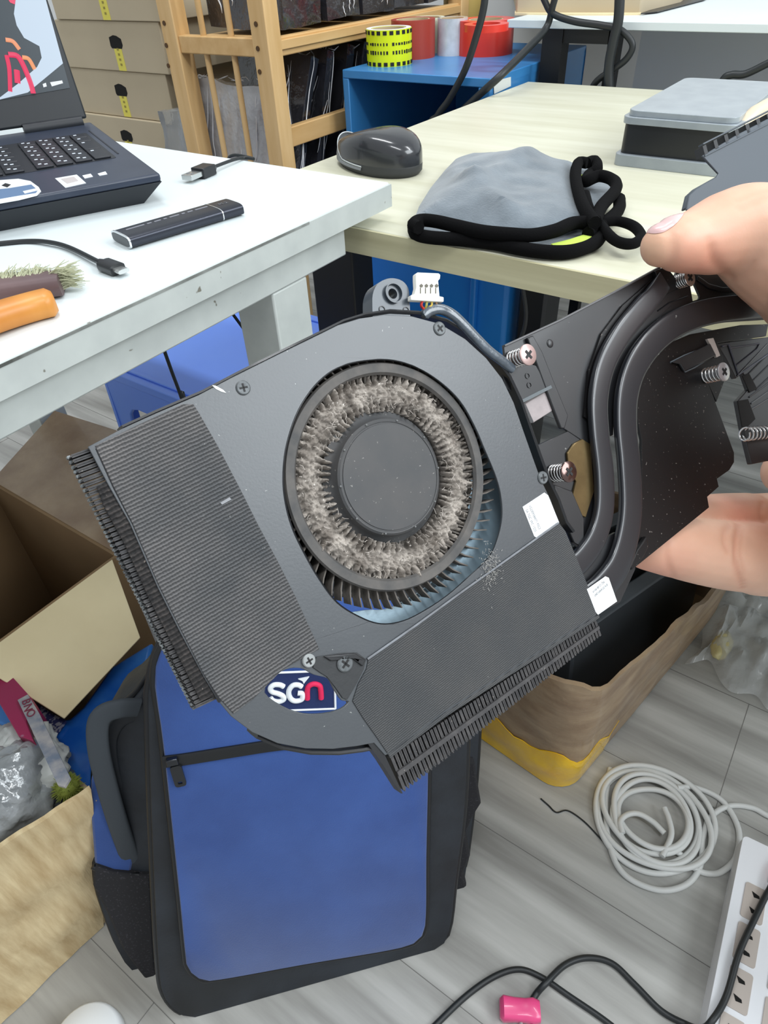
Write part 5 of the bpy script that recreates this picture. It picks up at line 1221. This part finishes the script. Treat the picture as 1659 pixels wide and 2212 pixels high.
# ---- brackets and plates
hp_('mount_plate', [[(1088, 748), (1210, 692), (1425, 577), (1462, 598), (1470, 640), (1420, 690), (1370, 760), (1330, 850), (1325, 940), (1270, 960), (1240, 940), (1216, 924), (1196, 872), (1163, 788), (1150, 765), (1110, 800), (1092, 790)]], -0.0042, -0.0034, m_blk, bev=0.0002)
part('plate_edge', G().band([P3(a, b, -0.0034) for a, b in [(1088, 748), (1210, 692), (1325, 632), (1425, 577)]], tuple(FH.z), 0.0006, 0.0014), mat('worn_edge', (92, 92, 94), 0.4), t, smooth=60)
hp_('bracket_rail', [[(1140, 730), (1152, 724), (1172, 760), (1198, 826), (1228, 898), (1220, 926), (1212, 925), (1190, 868), (1163, 795)]], -0.0034, -0.0022, m_blk, bev=0.0003)
hp_('bracket_arm', [[(1082, 800), (1120, 778), (1160, 790), (1172, 812), (1190, 836), (1120, 872), (1108, 848), (1092, 838)]], -0.0034, -0.0024, m_blk, bev=0.0003)
hp_('arm_edge', [[(1118, 868), (1190, 832), (1193, 838), (1122, 874)]], -0.0024, -0.0020, mat('arm_edge', (84, 92, 96), 0.4))
for a, b in ((1139, 812), (1143, 832)):
    c = FH.px(a, b, -0.0024); part('dimple', G().ring([(0.0008, -0.0024), (0.0008, -0.0022), (0.0006, -0.0022), (0.0006, -0.0024)], 16, FH.M @ T(c.x, c.y, 0)), m_blk, t)
c = FH.px(1188, 742, -0.0034); part('dimple', G().ball((c.x, c.y, -0.0034), (0.0012, 0.0012, 0.0004), FH.M), m_blk, t, smooth=60)
hp_('thermal_pad', [[(1134, 872), (1181, 844), (1199, 884), (1152, 914)]], -0.0050, -0.0030, mat('pinkish_pad', (168, 158, 158), 0.6, var=(200, (146, 138, 138))), bev=0.0003, label='pinkish grey thermal pad')
hp_('clip_piece', [[(1126, 876), (1134, 870), (1153, 912), (1146, 914)]], -0.0055, -0.0028, M['black_plastic'])
hp_('lower_plate', [[(1159, 963), (1236, 926), (1275, 930), (1300, 1000), (1300, 1140), (1262, 1190), (1236, 1172), (1220, 1132), (1188, 1060), (1167, 1002)]], -0.0046, -0.0036, m_blk, bev=0.0002)
hp_('copper_plate', [[(1226, 978), (1240, 958), (1258, 948), (1276, 960), (1284, 1060), (1266, 1118), (1252, 1112), (1238, 1068), (1245, 1040), (1228, 1008)]], -0.0036, -0.0028, mat('tarnished_copper', (120, 102, 68), 0.3, metal=0.7, var=(120, (96, 80, 52))), bev=0.0002, label='tarnished brown copper plate')
hp_('lower_bar', [[(1196, 1046), (1236, 1060), (1262, 1120), (1262, 1185), (1240, 1172), (1222, 1130)]], -0.0034, -0.0020, m_blk, bev=0.0003)
hp_('right_plate', [[(1372, 842), (1388, 795), (1425, 750), (1490, 722), (1600, 702), (1660, 700), (1655, 726), (1550, 741), (1562, 772), (1566, 820), (1548, 868), (1534, 838), (1558, 902), (1586, 978), (1586, 998), (1576, 1015), (1549, 1034), (1553, 1051), (1528, 1073), (1532, 1096), (1364, 1232), (1372, 1180), (1386, 1100), (1386, 950), (1372, 880)]], -0.0040, -0.0030, m_glo, bev=0.0003)
hp_('right_boss', [[(1453, 782), (1535, 742), (1548, 768), (1480, 802), (1470, 786)]], -0.0030, -0.0020, m_blk, bev=0.0003)
hp_('pink_strip', [[(1528, 732), (1541, 730), (1556, 768), (1548, 772)]], -0.0030, -0.0022, mat('pinkish_strip', (176, 166, 160), 0.5))
part('boss_line', G().tube([P3(a, b, -0.0029) for a, b in [(1448, 783), (1478, 768), (1520, 752)]], 0.00030, 6).tube([P3(a, b, -0.0029) for a, b in [(1470, 788), (1480, 803), (1500, 794), (1545, 766)]], 0.00030, 6), mat('boss_edge', (104, 112, 118), 0.4), t, smooth=60)
hp_('upper_plate', [[(1462, 585), (1659, 590), (1800, 600), (1900, 620), (1900, 700), (1659, 690), (1500, 700), (1410, 720), (1440, 650)], [(1489, 604), (1495, 601), (1512, 640), (1510, 646), (1497, 650)]], -0.0044, -0.0036, m_blk, bev=0.0002)
part('strap_line', G().band([P3(a, b, -0.0034) for a, b in [(1505, 600), (1530, 618), (1560, 626), (1659, 622), (1760, 610)]], tuple(FH.z), 0.0016, 0.0008).tube([P3(a, b, -0.0034) for a, b in [(1420, 672), (1445, 654), (1485, 640)]], 0.00025, 6), m_blk, t, smooth=60)
hp_('corner_block', [[(1416, 584), (1440, 575), (1460, 600), (1462, 625), (1440, 636), (1428, 620)]], -0.0036, -0.0018, m_glo, bev=0.0003)
# ribbed plate at the far right
hp_('ribbed_plate', [[(1547, 741), (1659, 728), (1800, 712), (1900, 700), (1900, 960), (1760, 990), (1659, 996), (1624, 1003), (1604, 920), (1594, 866), (1618, 840), (1606, 806), (1590, 818), (1568, 775)]], -0.0052, -0.0034, m_blk, bev=0.0003)
g = G()
for a, b, c, d in ((1592, 812, 1659, 742), (1612, 812, 1680, 745), (1622, 826, 1700, 750), (1632, 842, 1720, 760), (1618, 858, 1740, 770), (1622, 872, 1760, 775), (1620, 886, 1780, 790)):
    g.tube([P3(a, b, -0.0033), P3(c, d, -0.0033)], 0.00028, 6)
part('ribs', g, m_pipe2, t, smooth=60)
part('ribbed_edge', G().tube([P3(a, b, -0.0032) for a, b in [(1560, 748), (1574, 744), (1595, 810), (1660, 765)]], 0.0003, 6).tube([P3(a, b, -0.0032) for a, b in [(1576, 752), (1640, 742), (1634, 754), (1590, 790)]], 0.00028, 6), mat('ribbed_edge', (84, 88, 100), 0.4), t, smooth=60)
hp_('dark_slot', [[(1604, 812), (1618, 806), (1636, 840), (1620, 848)]], -0.0033, -0.0030, M['dark_hole'])
hp_('dark_slot', [[(1594, 866), (1616, 862), (1632, 905), (1612, 925), (1604, 922)]], -0.0034, -0.0030, M['dark_hole'])
# ---- heat pipes
def smooth3(pts, h): return spline([tuple(P3(a, b, h)) for a, b in pts], 7)
p1 = smooth3([(1222, 1238), (1258, 1206), (1288, 1160), (1304, 1100), (1304, 1020), (1294, 930), (1292, 860), (1306, 790), (1338, 728), (1378, 676), (1410, 640), (1436, 606)], -0.0014)
part('heat_pipe', G().band(p1, tuple(FH.z), [0.0067]*68+[0.0062]*(len(p1)-68), [0.0022]*(len(p1)-6)+[0.0020, 0.0018, 0.0015, 0.0012, 0.0008, 0.0005], 24, 0.36), m_pipe2, t, smooth=60)
p2 = smooth3([(1262, 1300), (1300, 1268), (1334, 1222), (1354, 1160), (1362, 1090), (1358, 1000), (1351, 920), (1354, 850), (1374, 788), (1416, 732), (1470, 694), (1540, 672), (1620, 664), (1700, 660), (1800, 655), (1900, 650)], -0.0013)
part('heat_pipe', G().band(p2, tuple(FH.z), [0.0084]*len(p2), 0.0023, 24, 0.36), m_pipe2, t, smooth=60)
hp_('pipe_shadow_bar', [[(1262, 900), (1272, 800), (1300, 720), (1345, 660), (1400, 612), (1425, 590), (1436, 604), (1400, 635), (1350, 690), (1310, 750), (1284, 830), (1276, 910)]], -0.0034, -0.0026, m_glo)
# small end tabs under the pipes by the lower sticker
hp_('pipe_saddle', [[(1236, 1196), (1262, 1188), (1330, 1150), (1372, 1200), (1372, 1230), (1340, 1300), (1290, 1328), (1262, 1262)]], -0.0040, -0.0030, m_blk)
hp_('pipe_hook', [[(1378, 1186), (1398, 1158), (1402, 1180), (1390, 1205), (1366, 1232), (1362, 1226)]], -0.0030, -0.0012, m_glo, bev=0.0004)
# ---- spring screws
m_spr = mat('bright_spring_steel', (206, 206, 206), 0.18, metal=0.95)
m_ph = mat('rosy_screw_head', (186, 160, 156), 0.35, metal=0.5)
def spring_screw(px, py, rpx, h, m, hb=-0.0034, px2=None):
    c = FH.px(px, py, h); r = (FH.px(px, py-rpx, h)-c).length; SMx = FH.M @ T(c.x, c.y, 0)
    s = part('spring_screw', G().lathe([(r*0.45, hb), (r*0.45, h-0.0006), (r*0.9, h-0.0006), (r, h-0.0004), (r, h), (r*0.92, h+0.00015), (0, h+0.00015)], 32, SMx), m, t, smooth=35)
    g = G().box((0, 0, h+0.0002), (r*0.95, r*0.24, 0.0002), SMx @ Rz(0.9)).box((0, 0, h+0.0002), (r*0.24, r*0.95, 0.0002), SMx @ Rz(0.9)); part('cross_slot', g, M['ink'], s)
    q = []; n = 5*14
    for i in range(n+1):
        a = 2*pi*i/14; z = hb+(h-0.0006-hb)*i/n; q.append(SMx @ Vector((r*0.78*math.cos(a), r*0.78*math.sin(a), z)))
    part('spring', G().tube(q, r*0.115, 8), m_spr, s, smooth=60)
spring_screw(1141, 766, 23, 0.0030, m_ph)
spring_screw(1229, 1019, 23, 0.0026, mat('dark_bright_screw', (110, 90, 86), 0.15, metal=0.9))
spring_screw(1564, 803, 20, 0.0034, mat('steel_screw_head', (190, 190, 194), 0.3, metal=0.6))
spring_screw(1490, 600, 18, 0.0010, m_spr)
q = []; A, B = P3(1606, 938, -0.0020), P3(1700, 930, -0.0020); d = (B-A).normalized(); e1_ = d.orthogonal().normalized(); e2_ = d.cross(e1_)
for i in range(14*12): a = 2*pi*i/14; q.append(A+(B-A)*(i/(14*12))+(e1_*math.cos(a)+e2_*math.sin(a))*0.0022)
part('spring', G().tube(q, 0.00035, 8), m_spr, t, smooth=60)
# ---- upper right duct cover with vent slots
duct = mat('dark_grey_duct', (78, 86, 94), 0.5, speck=(500, 0.76, (150, 152, 152)))
hp_('second_cover', [[(1518, 336), (1530, 350), (1553, 374), (1545, 386), (1505, 408), (1491, 421), (1484, 452), (1500, 470), (1659, 520), (1900, 560), (1900, 130), (1659, 256), (1590, 292)]], -0.0048, -0.0040, duct, bev=0.0003)
part('cover_side', G().band([P3(a, b, -0.0060) for a, b in [(1484, 450), (1491, 421), (1505, 408), (1548, 384)]], tuple(FH.z), 0.0008, 0.0040), duct, t, smooth=40)
g = G()
for k in range(16):
    a = 1518+23*k; b = 322-11.6*k
    g.prism(pl([(a, b-6), (a+7, b-10), (a+12, b+9), (a+5, b+13)], -0.004), -0.0072, -0.0040, FH.M)
part('vent_teeth', g, m_blk, t)
part('vent_rim', G().band([P3(1514, 314, -0.0048), P3(1900, 118, -0.0048)], tuple(FH.z), 0.0006, 0.0020).band([P3(1520, 338, -0.0042), P3(1900, 146, -0.0042)], tuple(FH.z), 0.0006, 0.0012), duct, t, smooth=40)
# ---- stickers
m_stk = mat('white_paper_sticker', (236, 240, 242), 0.5)
s1 = hp_('sticker', [[(1129, 1095), (1176, 1064), (1184, 1070), (1208, 1129), (1158, 1161), (1154, 1158)]], 0.0, 0.00012, m_stk, label='white sticker beside the heat pipes')
s2 = hp_('sticker', [[(1268, 1273), (1308, 1245), (1315, 1248), (1333, 1299), (1292, 1328), (1287, 1322)]], 0.0003, 0.00042, m_stk, label='white sticker near the lower fin stack')
def stext(s, a, b, h, size, par):
    A, B = FH.px(*a, h), FH.px(*b, h); d = B-A; an = math.atan2(d.y, d.x); g = text_geo(s, size, 0.00002)
    xs = [v.x for v in g.v]; sc = d.length/(max(xs)-min(xs))
    g.xf(FH.M @ T((A.x+B.x)/2, (A.y+B.y)/2, h) @ Rz(an) @ Matrix.Diagonal((sc, 1.0, 1, 1))); part('print', g, M['ink_grey'], par)
stext('5A 7GC 39C 1220', (1137, 1101), (1157, 1148), 0.00014, 0.0011, s1)
stext('VG2009384071 F0C3', (1144, 1092), (1166, 1143), 0.00014, 0.0011, s1)
stext('PQ 12-08-45-H', (1305, 1256), (1281, 1279), 0.00044, 0.0010, s2)
stext('BT4175TAP4971-8W7', (1312, 1262), (1284, 1287), 0.00044, 0.0010, s2)
# ================================================================ the hand
def hd(px, py, off): # point behind (-) or in front (+) of the cooler's face along the line of sight
    return atd(px, py, depth_at(min(px, 1750), py)-off)
def limb(pts, n=10, ring_=20, sq=None):
    """pts: (Vector, radius); closed tapering tube with round ends"""
    P = spline([tuple(p) for p, r in pts], n); rs = spline([(r, 0, 0) for p, r in pts], n); R = [a.x for a in rs]
    g = G()
    g.tube(P, R, ring_)
    g.ball(P[0], R[0]*0.998, nu=ring_, nv=12); g.ball(P[-1], R[-1]*0.998, nu=ring_, nv=12)
    return g
def rp(px_r, P): return px_r*((P-EYE).dot(fwd))/FPX
body_ = []
def chain(rows):
    out = []
    for px, py, off, rpx in rows:
        P = hd(px, py, off); out.append((P, rp(rpx, P)))
    return out
thumb = chain([(1428, 532, 0.010, 44), (1452, 528, 0.012, 56), (1490, 524, 0.013, 65), (1530, 514, 0.015, 78), (1568, 504, 0.018, 88), (1610, 504, 0.022, 102), (1670, 528, 0.028, 118), (1750, 575, 0.034, 132)])
B0 = thumb[-1][0]
palm1 = atd(1990, 760, 0.175); palm2 = atd(2080, 980, 0.185); palm3 = atd(2060, 1180, 0.205)
web = [(thumb[-3][0], thumb[-3][1]*0.9), (thumb[-1][0], thumb[-1][1]), (palm1, 0.022), (palm2, 0.024), (palm3, 0.020)]
index = chain([(1405, 1172, -0.021, 62), (1450, 1180, -0.021, 67), (1520, 1192, -0.021, 73), (1575, 1200, -0.0205, 76), (1620, 1204, -0.020, 78), (1680, 1208, -0.019, 83)])+[(palm3, 0.017)]
mid_ = chain([(1480, 1128, -0.038, 54), (1540, 1128, -0.039, 62), (1600, 1130, -0.040, 66), (1660, 1132, -0.041, 68)])+[(palm3+Vector((0, 0, 0.006))+fwd*0.015, 0.016)]
ring_f = chain([(1698, 1020, -0.052, 50), (1740, 1022, -0.054, 56)])+[(palm2+fwd*0.045+right*0.01, 0.014), (palm2+fwd*0.02, 0.017)]
little = [(atd(1760, 930, 0.30), 0.009), (atd(1830, 925, 0.29), 0.011), (palm2+fwd*0.05, 0.012), (palm2+fwd*0.012-down*0.01, 0.016)]
wrist = [(palm2, 0.026), (palm2+right*0.05-fwd*0.02, 0.028), (palm2+right*0.11-fwd*0.05+down*0.03, 0.031), (palm2+right*0.22-fwd*0.10+down*0.08, 0.038)]
g = G()
for c in (thumb, web, index, mid_, ring_f, little, wrist):
    q = limb(c); g.add(q.v, q.f)
me = bpy.data.meshes.new('hand'); me.from_pydata([tuple(v) for v in g.v], [], g.f)
tmp = bpy.data.objects.new('tmp', me); COL.objects.link(tmp)
rm = tmp.modifiers.new('r', 'REMESH'); rm.mode = 'VOXEL'; rm.voxel_size = 0.0009
sm = tmp.modifiers.new('s', 'SMOOTH'); sm.factor = 0.6; sm.iterations = 5
dg = bpy.context.evaluated_depsgraph_get(); ev = tmp.evaluated_get(dg); m2 = ev.to_mesh()
g = G(); g.v = [v.co.copy() for v in m2.vertices]; g.f = [tuple(p.vertices) for p in m2.polygons]
bpy.data.objects.remove(tmp)
bvh = BVHTree.FromPolygons(g.v, g.f)
def hit(px, py):
    d = ray(px, py); r = bvh.ray_cast(EYE, d, 2.0)
    if r[0] is not None: return r[0], r[1]
    # just outside the outline: nearest place on the skin
    for k in range(1, 40):
        for a, b in ((0, 1), (1, 1), (1, 0), (-1, 1)):
            r = bvh.ray_cast(EYE, ray(px+a*k*1.5, py+b*k*1.5), 2.0)
            if r[0] is not None: return r[0], r[1]
    r = bvh.find_nearest(EYE+d*0.19); return r[0], r[1]
creases = []
def crease(pts, wdt, dep): creases.append(([hit(a, b)[0] for a, b in sp2(pts, 10, False)], wdt*1.35, dep*0.8))
crease([(1444, 1176), (1441, 1200), (1446, 1226), (1456, 1250)], 0.0009, 0.0004)
crease([(1578, 1134), (1565, 1150), (1564, 1172), (1572, 1190)], 0.0009, 0.0004)
crease([(1596, 1132), (1590, 1170), (1590, 1210), (1604, 1270)], 0.0010, 0.0007)
crease([(1604, 1140), (1600, 1190), (1606, 1240)], 0.0007, 0.0004)
crease([(1648, 1085), (1642, 1105), (1644, 1120)], 0.0009, 0.0004)
crease([(1534, 536), (1538, 556), (1552, 578), (1575, 596)], 0.0013, 0.0006)
crease([(1532, 520), (1530, 535), (1536, 552)], 0.0010, 0.0003)
crease([(1600, 450), (1640, 430), (1665, 425)], 0.0010, 0.0003)
crease([(1595, 432), (1630, 418), (1665, 410)], 0.0009, 0.00025)
pads = [(hit(1470, 565)[0], 0.009), (hit(1510, 580)[0], 0.010), (hit(1395, 1235)[0], 0.012), (hit(1600, 1110)[0], 0.012)]
paleT = [(hit(1408, 545)[0], 0.007)]
normals = None
W = T(palm2.x, palm2.y, palm2.z)
# nudge the skin inwards along creases, note the skin tone there
bmn = bpy.data.meshes.new('n'); bmn.from_pydata([tuple(v) for v in g.v], [], g.f); bmn.update(); nrm = [v.normal.copy() for v in bmn.vertices]; bpy.data.meshes.remove(bmn)
tone = []
for i, v in enumerate(g.v):
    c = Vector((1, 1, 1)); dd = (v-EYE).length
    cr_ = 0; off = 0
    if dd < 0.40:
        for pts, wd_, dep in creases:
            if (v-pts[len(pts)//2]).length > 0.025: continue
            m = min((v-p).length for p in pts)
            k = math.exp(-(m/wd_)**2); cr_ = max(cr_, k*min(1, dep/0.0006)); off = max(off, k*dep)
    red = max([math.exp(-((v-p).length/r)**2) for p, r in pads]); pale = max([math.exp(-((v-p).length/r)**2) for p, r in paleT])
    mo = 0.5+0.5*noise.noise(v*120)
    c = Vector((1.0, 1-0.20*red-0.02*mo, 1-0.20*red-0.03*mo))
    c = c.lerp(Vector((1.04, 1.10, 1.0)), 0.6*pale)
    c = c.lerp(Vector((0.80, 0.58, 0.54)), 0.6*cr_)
    tone.append(c); g.v[i] = v-nrm[i]*off
m_skin = mat('skin', (228, 184, 158), 0.45, var=(90, (222, 176, 150), 4), bump=(1400, 0.12, 0.0002), sss=0.12, vcol='tone')
g.xf(I4)
ho = mk('person', g, m_skin, W, None, clean=False, smooth=180)
ca = ho.data.color_attributes.new('tone', 'FLOAT_COLOR', 'POINT')
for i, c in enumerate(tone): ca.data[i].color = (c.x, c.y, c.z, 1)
setp(ho, label='bare hand reaching in from the right, pinching the cooler between thumb and fingers', category='person')
# thumb nail, following the skin
nail = [(1391, 494), (1413, 476), (1440, 466), (1474, 460), (1475, 466), (1462, 482), (1447, 494), (1430, 503), (1410, 505), (1394, 502)]
def inpoly(x, y, poly):
    c = False; j = len(poly)-1
    for i in range(len(poly)):
        a, b = poly[i], poly[j]
        if (a[1] > y) != (b[1] > y) and x < (b[0]-a[0])*(y-a[1])/(b[1]-a[1])+a[0]: c = not c
        j = i
    return c
g = G(); loop_ = sp2(nail, 3); cx_ = sum(p[0] for p in loop_)/len(loop_); cy_ = sum(p[1] for p in loop_)/len(loop_)
nr = 7; n = len(loop_)
for k in range(nr):
    s = 1-k/nr
    for p in loop_:
        x, y = cx_+(p[0]-cx_)*s, cy_+(p[1]-cy_)*s; q, nn_ = hit(x, y); g.v.append(q+nn_*(0.00015+0.0005*(1-s**4)))
q, nn_ = hit(cx_, cy_); g.v.append(q+nn_*0.00065)
for k in range(nr-1):
    for i in range(n): l = (i+1) % n; g.f.append((k*n+i, k*n+l, (k+1)*n+l, (k+1)*n+i))
for i in range(n): g.f.append(((nr-1)*n+i, (nr-1)*n+(i+1) % n, nr*n))
mk('thumb_nail', g, mat('thumb_nail', (232, 192, 190), 0.25, coat=0.5), W, ho, smooth=80, label='pink thumb nail')
